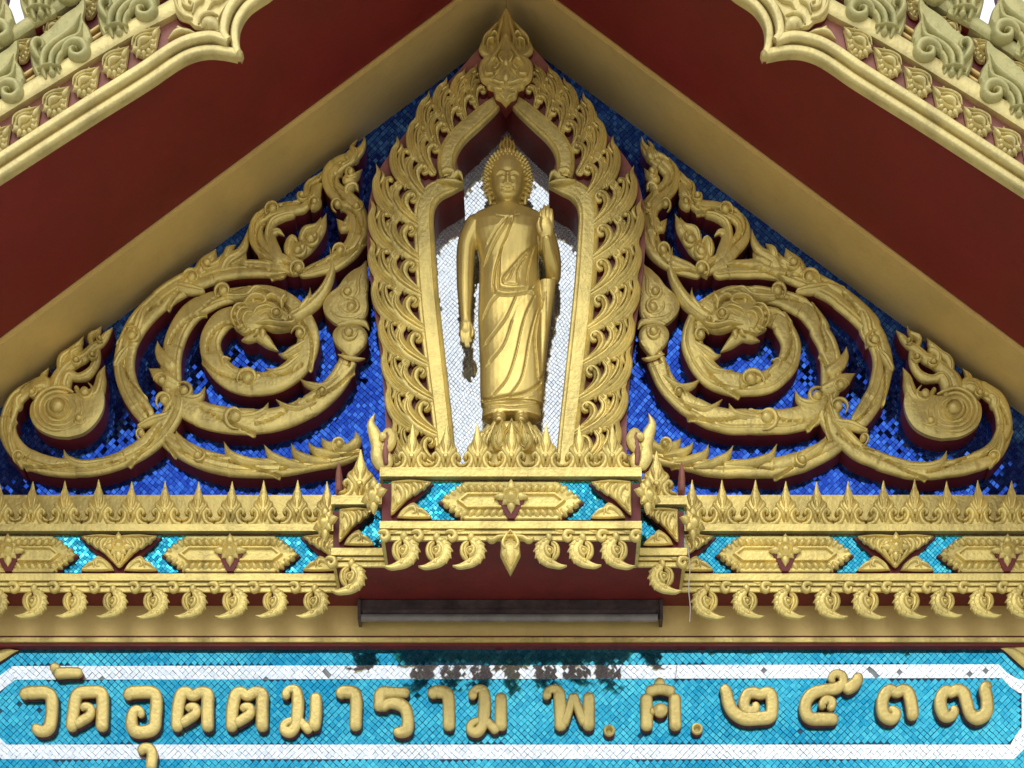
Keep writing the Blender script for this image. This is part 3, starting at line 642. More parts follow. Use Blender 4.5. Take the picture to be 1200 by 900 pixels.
fq = fac(SD); off = -co[:, 1] - SD; fq = (DD + co[:, 1]) / DD; vx = (co[:, 0] - CX) / (K * fq) + PX0; vy = YH - (co[:, 2] - CZ) / (K * fq)
front = np.clip(-no[:, 1] * 2.2, 0, 1)
disp = np.zeros(n)
def pdist(poly):
    P = cr([(a, b) for a, b in poly], 2.5)[:, :2]; best = np.full(n, 1e9); sgn = np.zeros(n)
    for a, b in zip(P, P[1:]):
        ab = b - a; L2 = ab @ ab + 1e-9; t = np.clip(((vx - a[0]) * ab[0] + (vy - a[1]) * ab[1]) / L2, 0, 1)
        dx = vx - a[0] - t * ab[0]; dy = vy - a[1] - t * ab[1]; d = np.hypot(dx, dy); s_ = np.sign(ab[0] * dy - ab[1] * dx)
        q = d < best; best[q] = d[q]; sgn[q] = s_[q]
    return best, sgn
torso = (off < .11) & (vy > 246) & (vx > 556) & (vx < 640)
def fold(poly, g=.0055, r=.004, rw=7, side=1, w_=1.15):
    global disp
    g *= 1.35; r *= 1.5; d, s_ = pdist(poly); disp -= torso * g * np.exp(-(d / w_) ** 2); disp += torso * r * np.exp(-d / rw) * (s_ * side > 0) * (d > .3)
fold([(601, 256), (597, 268), (592.5, 280), (587, 293), (585, 315), (584, 333), (587, 339), (600, 340.5), (615, 338.7)], .007, .006, 12, -1)
fold([(588, 292), (583, 306), (579.5, 320), (578.5, 338), (583, 344.5), (600, 346), (617, 343), (624, 345)], .007, .005, 8, -1)
fold([(629, 278), (628.7, 286), (615, 296), (602, 310.7), (593, 322), (589.5, 328), (592, 331), (597, 327), (603, 314), (613, 303), (624, 291)], .006, .004, 4, 1)
fold([(590, 327), (589.5, 332.5), (598, 334), (606.7, 333), (607, 320), (610, 312), (616, 302)], .005, .002, 4, 1)
fold([(617, 338), (618, 320), (622, 302), (626, 290)], .005, .004, 5, 1)
fold([(596, 255), (592, 264), (584, 276), (576, 291), (569, 308)], .005, .004, 6, 1)
fold([(592, 256), (582, 268), (572, 285)], .003, .002, 5, 1)
fold([(631, 284), (631, 300), (633, 320), (626, 335), (620, 342)], .005, .003, 6, -1)
for p in ([(583, 346), (575, 355), (567, 371)], [(604, 348), (598, 362), (590, 377), (570, 402)], [(600, 376), (590, 404), (574, 424)], [(626, 348), (617, 366), (611, 385), (604, 416), (594, 444), (578, 463)],
          [(631, 358), (625, 378), (620, 398), (612, 440), (598, 463)]): fold(p, .0045, .0045, 7, 1)
fold([(637, 350), (630, 375), (627, 400), (629, 425), (631, 444), (637, 440)], .006, .005, 6, -1)
fold([(566, 468), (575, 467), (590, 465), (612, 461), (626, 454), (633, 448)], .009, 0, 5, 1, 1.6)
fold([(568, 470), (590, 470), (612, 466), (632, 458)], .005, 0, 5, 1, 3)
fold([(566, 478), (585, 476), (600, 477), (620, 475), (633, 473)], .003, .004, 4, -1)
fold([(582, 252), (595, 254.5), (608, 252)], .002, .0, 3, 1)
face = (vy > 182) & (vy < 240) & (vx > 570) & (vx < 620) & (off > .02)
def G(cx, cy, rx, ry, a):
    global disp
    disp += .8 * face * a * np.exp(-((vx - cx) / rx) ** 2 - ((vy - cy) / ry) ** 2)
def ln(poly, a, w_):
    global disp
    d, _ = pdist(poly); disp += .8 * face * a * np.exp(-(d / w_) ** 2)
ln([(582, 203.5), (585, 200.6), (589, 200.2), (594, 203.5)], .0045, 1.1); ln([(596, 203.5), (601, 200.2), (605, 200.6), (608, 203.5)], .0045, 1.1)
ln([(583, 205), (588, 203.3), (592, 205)], -.005, 1.3); ln([(598, 205), (602, 203.3), (607, 205)], -.005, 1.3)
G(587.5, 207.5, 4, 2, .005); G(602.5, 207.5, 4, 2, .005)
ln([(583, 207.6), (587.5, 209.6), (592, 208.4)], -.004, .8); ln([(598, 208.4), (602.5, 209.6), (607, 207.6)], -.004, .8)
ln([(595, 203), (595, 209)], .009, 1.9); ln([(595, 209), (595, 214.5)], .016, 2.3); G(591.3, 214.6, 1.8, 1.5, .008); G(598.7, 214.6, 1.8, 1.5, .008)
ln([(590, 217), (600, 217)], -.004, .9)
ln([(588.5, 220), (592, 218.8), (595, 219.4), (598, 218.8), (601.5, 220)], .006, 1.0); ln([(590, 222.8), (595, 223.6), (600, 222.8)], .0065, 1.3); ln([(587.8, 220.3), (592, 220.9), (595, 221.2), (598, 220.9), (602.2, 220.3)], -.005, .7)
G(595, 230, 5, 3, .006); ln([(591, 226), (599, 226)], -.003, 1.2); G(584.5, 216, 4, 5, .003); G(605.5, 216, 4, 5, .003)
hand = (off > .1) & (vy < 280)
co[:, 1] -= disp * front
me.vertices.foreach_set('co', co.ravel()); me.materials.clear(); me.materials.append(GOLD2); me.update()
cc = np.array([statue.location.x, statue.location.y, statue.location.z]); me.transform(__import__('mathutils').Matrix.Translation(-Vector(cc)))
put('body', me, cc, statue)
# hair cap, curls, flame
hb = bmesh.new()
ring_loft(hb, [(182, 595, 6, .03, .03, -.012), (185, 595, 13, .055, .055, -.012), (190, 595, 19, .078, .08, -.012), (198, 595, 24, .088, .09, -.014), (208, 595, 25.8, .084, .095, -.018), (218, 595, 25.2, .07, .095, -.024), (228, 595, 22.5, .05, .085, -.03), (236, 595, 17, .02, .07, -.03)], 36, 2.1)
bmesh.ops.recalc_face_normals(hb, faces=hb.faces)
me = bpy.data.meshes.new('hair'); hb.to_mesh(me); hb.free(); me.materials.append(GOLD2); me.polygons.foreach_set('use_smooth', [True] * len(me.polygons)); me.transform(__import__('mathutils').Matrix.Translation(-Vector(cc)))
hair = put('hair', me, cc, statue)
m = MB(); r0 = random.Random(4)
rows = np.linspace(183, 236, 13)
hw_ = lambda y: float(np.interp(y, [182, 185, 190, 198, 208, 218, 228, 236], [6, 13, 19, 24, 25.8, 25.2, 22.5, 17]))
fd_ = lambda y: float(np.interp(y, [182, 190, 198, 208, 218, 228, 236], [.02, .066, .074, .066, .046, .02, -.01]))
for ri, y in enumerate(rows):
    hw = hw_(y); na = max(5, int(hw * .78))
    for k in range(na + 1):
        a = math.pi * (k + .5 * (ri % 2)) / na; 
        if a > math.pi: continue
        x = 595 + hw * math.cos(a); 
        X, Z = W(x, y, SD); dep = -.014 + math.sin(a) * (fd_(y) + .014)
        ysc = YH - (Z - CZ) / (K * fac(SD + dep))
        if ((x - 595) / 20) ** 2 + ((ysc - 212) / 22.5) ** 2 < 1: continue
        nv = Vector((math.cos(a) * 1.0, -math.sin(a) * 1.1, .35 + (194 - y) * .03)).normalized()
        base = Vector((X, -(SD + dep), Z)) - nv * .002
        t1 = nv.cross(Vector((0, 0, 1))).normalized(); t2 = nv.cross(t1)
        rr = 2.5 * FIGK * r0.uniform(.9, 1.1); V = []
        for q, hgt in ((1, 0), (.95, .009), (.6, .016)):
            for i in range(6):
                b = i * math.pi / 3; V.append(base + t1 * rr * q * math.cos(b) + t2 * rr * q * math.sin(b) + nv * hgt)
        V.append(base + nv * .022)
        F = [(j * 6 + i, j * 6 + (i + 1) % 6, j * 6 + 6 + (i + 1) % 6, j * 6 + 6 + i) for j in range(2) for i in range(6)] + [(12 + i, 12 + (i + 1) % 6, 18) for i in range(6)]
        m.add([tuple(v) for v in V], F, 0)
o = build(m, 'hair_curls', [GOLD2], hair); o['kind'] = 'stuff'
bm = bmesh.new(); ring_loft(bm, [(190, 595, 8.5, .034, .03, 0), (180, 595, 9, .034, .03, 0), (174, 594.6, 7, .026, .026, 0), (168, 594.3, 4.2, .018, .018, 0), (163, 594, 2, .01, .01, 0), (158.5, 594, .4, .003, .003, 0)], 16, 2)
bmesh.ops.recalc_face_normals(bm, faces=bm.faces); me = bpy.data.meshes.new('tmp'); bm.to_mesh(me); bm.free()
m = MB(); m.add([tuple(v.co) for v in me.vertices], [tuple(p.vertices) for p in me.polygons], 0)
pls = Pl(SD)
for p in ([(588, 184, 2), (586, 178, 2.2), (588, 172, 1.6), (587, 168, 0)], [(601, 184, 2), (603, 178, 2.2), (601, 172, 1.6), (602, 168, 0)], [(592, 182, 2), (590, 174, 2), (592, 168, 1.2), (591, 164, 0)], [(598, 182, 2), (599, 174, 2), (597, 168, 1.2), (598, 164, 0)], [(594.5, 184, 1.6), (594.5, 172, 1.8), (594, 164, .4)]):
    stroke(m, pls, p, SD - .01, .05, .3, 7, 1.2, red=False)
build(m, 'flame_finial', [GOLD2], statue)
# lotus base
base = thing('lotus_pedestal', 'gold lotus pedestal with pointed petals under the feet of the standing statue', 'pedestal', (W(598, 613, SD)[0], -SD, Zp(613, SD)))
bm = bmesh.new(); zz = Zp(0, 0)
LC = 599
ring_loft(bm, [(511, LC, 36, .12, .08, 0), (514, LC, 39, .125, .085, 0), (520, LC, 40, .13, .09, 0), (534, LC, 38, .13, .095, 0), (538, LC, 47, .155, .10, 0), (548, LC, 48, .157, .10, 0), (551, LC, 43, .15, .1, 0), (570, LC, 46, .155, .1, 0), (606, LC, 50, .16, .1, 0)], 48, 2)
bmesh.ops.recalc_face_normals(bm, faces=bm.faces); me = bpy.data.meshes.new('tmp'); bm.to_mesh(me); bm.free()
m = MB(); m.add([tuple(v.co) for v in me.vertices], [tuple(p.vertices) for p in me.polygons], 0); build(m, 'drum', [GOLD2], base)
m = MB(); Lp = Loc(FIGK)
ol = cr([(0, -30), (-4, -22), (-8.5, -16), (-9, -8), (-6, 0), (0, 2), (6, 0), (9, -8), (8.5, -16), (4, -22), (0, -30)], 2)[:-1]
dome(m, Lp, [tuple(p) for p in ol], (0, -10), 0, [(1, .012), (.86, .020), (.78, .014), (.5, .018), (.2, .02)], False)
stroke(m, Lp, [(0, -28, .4), (-3, -18, 1.2), (-4, -8, 1.2), (0, -3, .5)], .01, .014, .6, 5, 1.5, red=False); stroke(m, Lp, [(0, -28, .4), (3, -18, 1.2), (4, -8, 1.2), (0, -3, .5)], .01, .014, .6, 5, 1.5, red=False)
V = np.vstack(m.v); pm = bpy.data.meshes.new('petal'); pm.from_pydata(V.tolist(), [], m.f); pm.materials.append(GOLD); pm.polygons.foreach_set('use_smooth', [True] * len(m.f)); pm.update(); pm.set_sharp_from_angle(angle=math.radians(40))
Xc = Xp(LC, SD)
for row, (yy, hw, dp, nn, sc, o_) in enumerate(((529, 41, .135, 9, 1.05, 0), (533, 43, .15, 8, 1.0, .5))):
    for k in range(nn):
        a = math.pi * (k + .5 * row + .25) / nn + .05
        X = Xc + hw * FIGK * math.cos(a); Y = -(SD + dp * math.sin(a)); 
        put('petal', pm, (X, Y, W(0, yy - 4, SD + dp * math.sin(a))[1] * .5 + Zp(yy + 14, SD) * .5), base, rot=(math.radians(16), 0, -(math.pi / 2 - a)), scale=(sc * 1.1, 1, sc * .95))

# ---------------------------------------------------------------- stepped cornice
DS = (.20, .425, .65)
zs = lambda y: Zp(y, .20)
XR = {0: (-XL, XL), 1: (W(388, 0, DS[1])[0], W(805, 0, DS[1])[0]), 2: (W(445, 0, DS[2])[0], W(752, 0, DS[2])[0])}
info = {0: ('cornice', 'wide gold and red cornice with turquoise frieze running the full width below the blue mosaic', 'cornice'),
        1: ('stepped_cornice', 'middle projecting step of the cornice, between the wide cornice and the ledge under the statue', 'cornice'),
        2: ('statue_ledge', 'foremost projecting ledge with seven spiked finials directly below the standing statue', 'ledge')}
led = {}
for L_ in range(3):
    nm, lb, ct = info[L_]; D = DS[L_]; xa, xb = XR[L_]; ya = 0 if L_ == 0 else DS[L_ - 1] - .035
    T = thing(nm, lb, ct, ((xa + xb) / 2, -D / 2, zs(690))); led[L_] = T
    m = MB(); m.box((xa + .012, -(D - .035), zs(690)), (xb - .012, -ya, zs(616))); build(m, 'ledge_core', [RED], T, smooth=False)
    def strip(name, y0, y1, proud, mt=GOLD, inset=0.0):
        nxt = XR.get(L_ + 1); e_ = .010
        for i_, (p_, q_) in enumerate([(xa, xb)] if nxt is None else [(xa, nxt[0] + e_), (nxt[1] - e_, xb)]):
            m = MB(); m.box((p_ + inset * (i_ == 0), -(D - .035 + proud), zs(y1)), (q_ - inset * (i_ == 1 or nxt is None), -(D - .033), zs(y0)))
            if L_ and i_ == 0: m.box((xa + inset - .002, -(D - .033), zs(y1)), (xa + inset + .012, -ya - .001, zs(y0)))
            if L_ and (i_ == 1 or nxt is None): m.box((xb - inset - .012, -(D - .033), zs(y1)), (xb - inset + .002, -ya - .001, zs(y0)))
            build(m, name, [mt], T, smooth=False)
    strip('upper_fillet', 614, 622, .035); strip('lower_fillet', 672, 680, .035); strip('lower_fillet', 681.2, 684.5, .024, inset=.004); strip('ornament_band', 685.5, 690.5, .014, inset=.008)
    if L_: 
        m = MB(); m.box((xa + .002, -(D - .001), zs(613.6)), (xb - .002, -ya, zs(612))); build(m, 'top_slab', [GOLD], T, smooth=False)
cor = led[0]
m = MB(); m.box((-XL, -.10, zs(616)), (XL, 0, Zp(580, .10))); build(m, 'parapet', [GOLD], cor, smooth=False)
m = MB(); m.box((-XL, -.042, Zp(745, .042)), (XL, -.002, zs(690) + .01)); build(m, 'fascia', [GOLDB], cor, smooth=False)
m = MB(); m.box((-XL, -.040, Zp(747, .042)), (XL, -.003, Zp(745, .042) - .0005)); build(m, 'shadow_groove', [RED], cor, smooth=False)
m = MB(); m.box((-XL, -.056, Zp(752, .056)), (XL, -.002, Zp(747, .056))); build(m, 'lower_fillet', [GOLD], cor, smooth=False)
m = MB(); m.box((-XL, -.045, Zp(757, .045)), (XL, -.002, Zp(752, .056) - .0005)); build(m, 'bottom_moulding', [RED], cor, smooth=False)

def shared(fn, name, mats, sx=1):
    m = MB()
    class LL(Loc):
        def __init__(s, k=K): s.k = k; s.xf = (lambda x, y: (sx * x, y))
        def __call__(s, x, y): return (sx * x * s.k, -y * s.k)
    fn(m, LL()); V = np.vstack(m.v); me = bpy.data.meshes.new(name); me.from_pydata(V.tolist(), [], m.f)
    for t in mats: me.materials.append(t)
    me.polygons.foreach_set('material_index', m.m); me.polygons.foreach_set('use_smooth', [True] * len(m.f)); me.update(); me.set_sharp_from_angle(angle=math.radians(38))
    bm = bmesh.new(); bm.from_mesh(me); bmesh.ops.recalc_face_normals(bm, faces=bm.faces); bm.to_mesh(me); bm.free()
    return me
def f_finial(m, pl):
    prof = [(11, 0), (12.5, 3), (13, 8), (13, 14), (12.5, 20), (10.8, 26), (8.4, 32), (5.6, 38), (3.0, 45), (.4, 55)]
    n = 16; V = []; F = []
    for r, z in prof:
        for i in range(n):
            a = 2 * math.pi * i / n; V.append((r * K * .92 * math.cos(a), -.018 + r * K * .32 * math.sin(a), z * K))
    for j in range(len(prof) - 1):
        for i in range(n): a = j * n + i; b = j * n + (i + 1) % n; F.append((a, b, b + n, a + n))
    F.append(tuple(range(n))[::-1]); F.append(tuple(range((len(prof) - 1) * n, len(prof) * n))); m.add(V, F, 0)
    for s_ in (-1, 1):
        for p, h in (([(20, -1.5, 3.2), (13, -2.5, 3.4), (8, -8, 3.4), (7, -15, 3.4), (11, -20, 3.2), (14.5, -17, 2.4), (12.5, -14, 1.4)], .040), ([(20, -7, 1.7), (15, -8, 1.9), (12.5, -12, 1.6)], .034),
                     ([(3, -4, 1), (3.5, -14, 2.6), (9.5, -24, 3.0), (7, -32, 0)], .048), ([(1.5, -20, 1), (3, -28, 2.2), (4, -36, 1.4), (2, -45, 0)], .042), ([(1.5, -4, 1), (2.5, -10, 2.4), (1, -18, 0)], .056)):
            stroke(m, pl, [(s_ * a, b, c) for a, b, c in p], -.0, h, .4, 7, 1.3, red=False)
    disc(m, 0, 15 * K, 3.6 * K, .040, [(1, 0), (.9, .008), (.5, .014)], 10)
FIN = shared(f_finial, 'finial', [GOLD])
fz = zs(614)
def putfin(x, D, T, kx=1.0, kz=1.0, y=None):
    f = fac(D); put('finial', FIN, (Xp(x, D), -(D - .045), fz), T, rot=(0, random.uniform(-.022, .022), 0), scale=(.98 * kx * random.uniform(.96, 1.03), 1, .98 * kz * random.uniform(.97, 1.02)))
for x in (-157, -118, -79, -41, -2, 36, 75, 115, 153, 193, 231, 270, 308, 347, 383): putfin(x, .20, cor)
for x in (811, 847, 885, 921, 958, 996, 1036, 1072, 1111, 1148, 1186, 1225, 1264, 1302, 1341): putfin(x, .20, cor)
for x in (482, 522, 560, 599, 639, 679, 717): putfin(x, DS[2], led[2])
for x in (421, 769): putfin(x, DS[1], led[1], 1.25, 1.05)

def f_pend(m, pl):
    stroke(m, pl, [(1, -24, 3.5), (0, -18, 4.5), (-1, -13, 4.5)], 0, .030, .45, 7, 1.5, red=False)
    stroke(m, pl, [(-1, -14, 4), (6, -11, 6), (10, -3, 7.5), (8, 6, 7.5), (1, 13, 6), (-8, 17, 4), (-16, 19, 2.5), (-24, 18, .0)], 0, .028, .3, 15, 1.3, grooves=(-.1,), gd=.9, gw=.09, red=False, pw=3.5)
    for a0 in (-70, -42, -14, 14, 42, 70, 98):
        a = math.radians(a0); c, q = math.cos(a), math.sin(a)
        stroke(m, pl, [(1 + 10 * c, 0 + 10.5 * q, 1.5), (1 + 14.5 * c - 2 * q, 15 * q + 2 * c, 3.2), (1 + 18.5 * c - 5 * q, 18 * q + 5 * c, 0)], .008, .022, .6, 7, 1.2, red=False)
    stroke(m, pl, [(-3, -12, 3), (-9, -7, 4), (-10, 1, 4.5), (-7, 8, 3), (-4, 12, 1)], 0, .026, .35, 11, 1.3, grooves=(0,), gd=.9, red=False, pw=3.5)
    disc(m, pl(-1, 0)[0], pl(-1, 0)[1], 6 * K, .016, [(1, 0), (.9, .010), (.7, .012), (.6, .006), (.3, .020), (.1, .022)], 14)
    stroke(m, pl, [(-3, 8, 2), (2, 4, 3), (3.5, -3, 3), (-1, -6, 2)], .01, .030, .5, 7, 1.3, red=False)
BACK[0] = True  # pendant backs get dark red, standing in for shade in the mosaic reflections
PEN = {1: shared(f_pend, 'pendant_leaf', [GOLD, RED]), -1: shared(f_pend, 'pendant_leaf', [GOLD, RED], -1)}
BACK[0] = False
def f_curl(m, pl):
    stroke(m, pl, [(-9, -3, 1), (-4, -5, 3), (3, -4, 4), (5, 2, 4), (0, 6, 3.5), (-4, 2, 2.5), (-1, 0, 1.5)], 0, .024, .5, 9, 1.3, red=False)
    stroke(m, pl, [(6, -6, 1.5), (12, -5, 2.5), (18, -7, 1)], 0, .018, .5, 7, 1.5, red=False)
CUR = {1: shared(f_curl, 'small_curl', [GOLD]), -1: shared(f_curl, 'small_curl', [GOLD], -1)}
def putpen(x, D, T, s_):
    z = zs(705); put('pendant_leaf', PEN[s_], (Xp(x, D), -(D - .03), z + .006), T, rot=(0, random.uniform(-.05, .05), 0), scale=(.88 * random.uniform(.96, 1.04),) * 3); put('small_curl', CUR[s_], (Xp(x - s_ * 23, D), -(D - .02), zs(686)), T, rot=(0, random.uniform(-.08, .08), 0), scale=(.8,) * 3)
for x in (-150, -103, -56, -9, 38, 85, 132, 180, 225, 273, 320, 368): putpen(x, .20, cor, 1)
for x in (828, 875, 923, 972, 1017, 1065, 1107, 1153, 1197, 1244, 1291, 1338): putpen(x, .20, cor, -1)
for x in (473, 512, 552): putpen(x, DS[2], led[2], 1)
for x in (643, 683, 722): putpen(x, DS[2], led[2], -1)
putpen(411, DS[1], led[1], 1); putpen(777, DS[1], led[1], -1)
m = MB(); pl = Pl(DS[2])
dome(m, pl, [(598, 671), (592, 660), (586, 648), (587, 638), (592, 632), (598, 630), (604, 632), (609, 638), (610, 648), (604, 660)], (598, 646), DS[2] - .035, [(1, .02), (.85, .032), (.7, .028), (.4, .036)], False)
for s_ in (-1, 1):
    for p in ([(0, -30, 1), (6, -22, 2), (9, -14, 2.4), (5, -8, 2), (2, -12, 1)], [(0, 14, .5), (4, 2, 1.4), (4, -6, 1.2), (0, -14, .6)], [(0, -24, 1), (14, -22, 2.5), (22, -18, 3), (28, -22, 2)]):
        stroke(m, pl, [(598 + s_ * a, 650 + b, c) for a, b, c in p], DS[2] - .02, .024, .5, 7, 1.5, red=False)
build(m, 'central_pendant', [GOLD], led[2])

# frieze
tl = lambda r, rg: None
FR = -.0
def frieze_tiles(T, polys, D, seed):
    tiles('mosaic_tiles', polys, D - .033, 3.9, math.radians(43), .02, T, [CYAN], .12, seed, 0, None, 0, wav=.0)
ys = lambda y, D: YH - (zs(y) - CZ) / (K * fac(D))
frieze_tiles(cor, [[(-300, 628), (400, 628), (400, 671.5), (-300, 671.5)], [(795, 628), (1490, 628), (1490, 671.5), (795, 671.5)]], .20, 11)
frieze_tiles(led[1], [[(391, ys(628, DS[1])), (446, ys(628, DS[1])), (446, ys(671.5, DS[1])), (391, ys(671.5, DS[1]))], [(748, ys(628, DS[1])), (802, ys(628, DS[1])), (802, ys(671.5, DS[1])), (748, ys(671.5, DS[1]))]], DS[1], 12)
frieze_tiles(led[2], [[(449, ys(628, DS[2])), (748, ys(628, DS[2])), (748, ys(671.5, DS[2])), (449, ys(671.5, DS[2]))]], DS[2], 13)
def f_hex(m, pl):
    hx = lambda a, b: [(-a, 0), (-a + 27 * b / 21, -b), (a - 27 * b / 21, -b), (a, 0), (a - 27 * b / 21, b), (-a + 27 * b / 21, b)]
    def dens(P, st=6):
        o = []
        for i in range(len(P)):
            a, b = np.array(P[i]), np.array(P[(i + 1) % len(P)]); k = max(1, int(np.hypot(*(b - a)) / st))
            o += [tuple(a + (b - a) * j / k) for j in range(k)]
        return o
    plate(m, [pl(x, y) for x, y in hx(82, 22.6)], 0, .018, 1)
    A = dens(hx(79, 21.0)); n = len(A); V = []; F = []
    lv = [(79, 21.0, .018), (79, 21.0, .034), (77, 20.0, .038), (62, 9.5, .030), (60, 8, .044), (57, 6.6, .044), (55, 5.4, .032)]
    for a, b, h in lv:
        for (x, y) in dens_fixed(hx(a, b), n, A): X, Z = pl(x, y); V.append((X, -h, Z))
    for j in range(len(lv) - 1):
        for i in range(n): p = j * n + i; q = j * n + (i + 1) % n; F.append((p, q, q + n, p + n))
    F.append(tuple(range((len(lv) - 1) * n, len(lv) * n))); m.add(V, F, 0)
    # petals round the rim
    for s_ in (-1, 1):
        for k in range(6):
            x = 11 + k * 8.2
            for sx in (-1, 1):
                stroke(m, pl, [(sx * (x - 3), s_ * 9.5, 2.2), (sx * (x + 1), s_ * 14.5, 4.0), (sx * (x + 4.5), s_ * 20.5, .8)], .02, .028, .75, 9, 1.1, red=False)
                stroke(m, pl, [(sx * (x - 4), s_ * 9.5, 1.2), (sx * (x - 3.5), s_ * 15, 1.6), (sx * (x - 1), s_ * 20, .4)], .02, .022, .75, 5, 1.3, red=False)
        for k in range(3):
            for sx in (-1, 1):
                x0, y0 = 60 + k * 6.5, (16.5 - k * 5.6)
                stroke(m, pl, [(sx * (x0 - 5), s_ * (y0 * .5), 2), (sx * x0, s_ * y0 * .82, 3.6), (sx * (x0 + 3), s_ * y0 * 1.0, .8)], .02, .026, .75, 7, 1.1, red=False)
    plate(m, [pl(-15, 0), pl(0, -8), pl(15, 0), pl(4, 21.3), pl(-4, 21.3)], .02, .0455, 1)
    flower(m, pl, 0, -3, 1.15, .044)
def dens_fixed(P, n, A):
    """resample polygon P so that its points correspond to those of A (a denser hexagon)"""
    Q = [(-79, 0), (-52, -21), (52, -21), (79, 0), (52, 21), (-52, 21)]; out_ = []
    for x, y in A:
        best = None
        for i in range(6):
            a, b = np.array(Q[i], float), np.array(Q[(i + 1) % 6], float); ab = b - a; t = np.clip(((x - a[0]) * ab[0] + (y - a[1]) * ab[1]) / (ab @ ab), 0, 1)
            d = np.hypot(*(a + ab * t - (x, y)))
            if best is None or d < best[0] - 1e-6: best = (d, i, t)
        _, i, t = best; a, b = np.array(P[i]), np.array(P[(i + 1) % 6]); out_.append(tuple(a + (b - a) * t))
    return out_
def flower(m, pl, x, y, s_, d):
    for k in range(8):
        a = k * math.pi / 4; L_ = (17 if k % 2 == 0 else 12) * s_; c, q = math.cos(a), math.sin(a)
        stroke(m, pl, [(x + c * 4 * s_, y + q * 4 * s_, 2.5 * s_), (x + c * L_ * .62, y + q * L_ * .62, 4.0 * s_), (x + c * L_, y + q * L_, .0)], d - .006, .022, .5, 7, 1.2, red=False)
    X, Z = pl(x, y); disc(m, X, Z, 7.5 * s_ * K, d, [(1, 0), (1, .016), (.85, .02), (.7, .012), (.62, .014), (.4, .024), (.15, .028)], 16)
HEX = shared(f_hex, 'hexagonal_plaque', [GOLD, RED])
def f_tri(m, pl):   # leaf spandrel above, x from 0 outwards
    dome(m, pl, cr([(-.6, -20), (22, -20.5), (44, -20), (38, -14), (30, -8), (20, -2), (12, 6), (6, 12), (-.6, 17), (-.6, 0), (-.6, -20)], 3)[:-1].tolist(), (12, -9), 0, [(1, .030), (.92, .038), (.8, .034)], True)
    for p in ([(7, 6, 1), (13, -2, 3), (11, -11, 3.6), (5, -15, 2.4), (4, -9, 1.6)], [(16, 0, 1), (21, -6, 2.8), (20, -13, 3.4), (14, -17, 2)], [(25, -5, 1), (29, -10, 2.6), (28, -15, 3), (23, -18, 1.6)], [(35, -11, 1), (37, -15, 2.4), (33, -18, 1.4)], [(2, 12, 1), (5, 4, 2), (2, -4, 1.4)], [(1, -19, .8), (22, -19.4, 1.6), (42, -19, .6)]):
        stroke(m, pl, p, .024, .024, .6, 7, 1.3, red=False)
def f_low(m, pl):   # spandrel below
    dome(m, pl, cr([(6, 20), (10, 13), (17, 7), (25, 3), (31, 8), (38, 14), (45, 20), (26, 21), (6, 20)], 3)[:-1].tolist(), (26, 14), 0, [(1, .030), (.9, .038), (.75, .034)], True)
    for p in ([(12, 18, 1), (18, 11, 2.5), (25, 9, 2.5), (27, 14, 2), (23, 16, 1)], [(42, 18, 1), (35, 13, 2.5), (30, 12, 2), (30, 17, 1)]):
        stroke(m, pl, p, .024, .022, .6, 7, 1.3, red=False)
TRI = {s_: shared(f_tri, 'leaf_plaque', [GOLD, RED], s_) for s_ in (-1, 1)}; LOW = {s_: shared(f_low, 'leaf_plaque', [GOLD, RED], s_) for s_ in (-1, 1)}
FLO = shared(lambda m, pl: flower(m, pl, 0, 0, 1, .02), 'flower_boss', [GOLD])
RX = shared(lambda m, pl: plate(m, [pl(-49, -22.4), pl(49, -22.4), pl(26, 0), pl(49, 22.4), pl(-49, 22.4), pl(-26, 0)], 0, .016, 0), 'red_cross_panel', [RED])
def put_hex(x, D, T): put('hexagonal_plaque', HEX, (Xp(x, D), -(D - .034), zs(649.3)), T, scale=(.975, 1, .975))
def put_x(x, D, T, half=(-1, 1), panel=True):
    z = zs(649.3)
    if panel: put('red_cross_panel', RX, (Xp(x, D), -(D - .034), z), T, scale=(.975, 1, .975))
    for s_ in half:
        put('leaf_plaque', TRI[s_], (Xp(x, D), -(D - .022), z), T, scale=(.975, 1, .975)); put('leaf_plaque', LOW[s_], (Xp(x, D), -(D - .022), z), T, scale=(.975, 1, .975))
    if panel: put('flower_boss', FLO, (Xp(x, D), -(D + .0), zs(643.5)), T, scale=(1.0, 1, 1.0))
for x in (270, 10, 1440 - 1690): put_hex(x, .20, cor)
for x in (920, 1180, 1440): put_hex(x, .20, cor)
put_x(-120, .20, cor); put_x(1310, .20, cor); put_x(140, .20, cor); put_x(1049, .20, cor); put_x(400, .20, cor); put_x(791, .20, cor)
put_hex(599, DS[2], led[2])
def half_panel(T, D, x, s_, cut, w_):
    P = [W(x + s_ * a * 1.0, ys(649.3, D) + b, D) for a, b in ((cut, -22.6), (w_, -22.6), (w_ - 24, 0), (w_, 22.6), (cut, 22.6))]
    m = MB(); plate(m, P, D - .034, D - .018, 0); build(m, 'red_cross_panel', [RED], T, smooth=False)
for x, s_ in ((459, 1), (739, -1)):
    half_panel(led[2], DS[2], x, s_, -12, 49)
    for q in (TRI, LOW): put('leaf_plaque', q[s_], (Xp(x, DS[2]), -(DS[2] - .022), zs(649.3)), led[2], scale=(.975, 1, .975))
for x, s_ in ((398, 1), (794, -1)):
    half_panel(led[1], DS[1], x, s_, -8, 42)
    for q in (TRI, LOW): put('leaf_plaque', q[s_], (Xp(x, DS[1]), -(DS[1] - .022), zs(649.3)), led[1], scale=(.86, 1, .975))
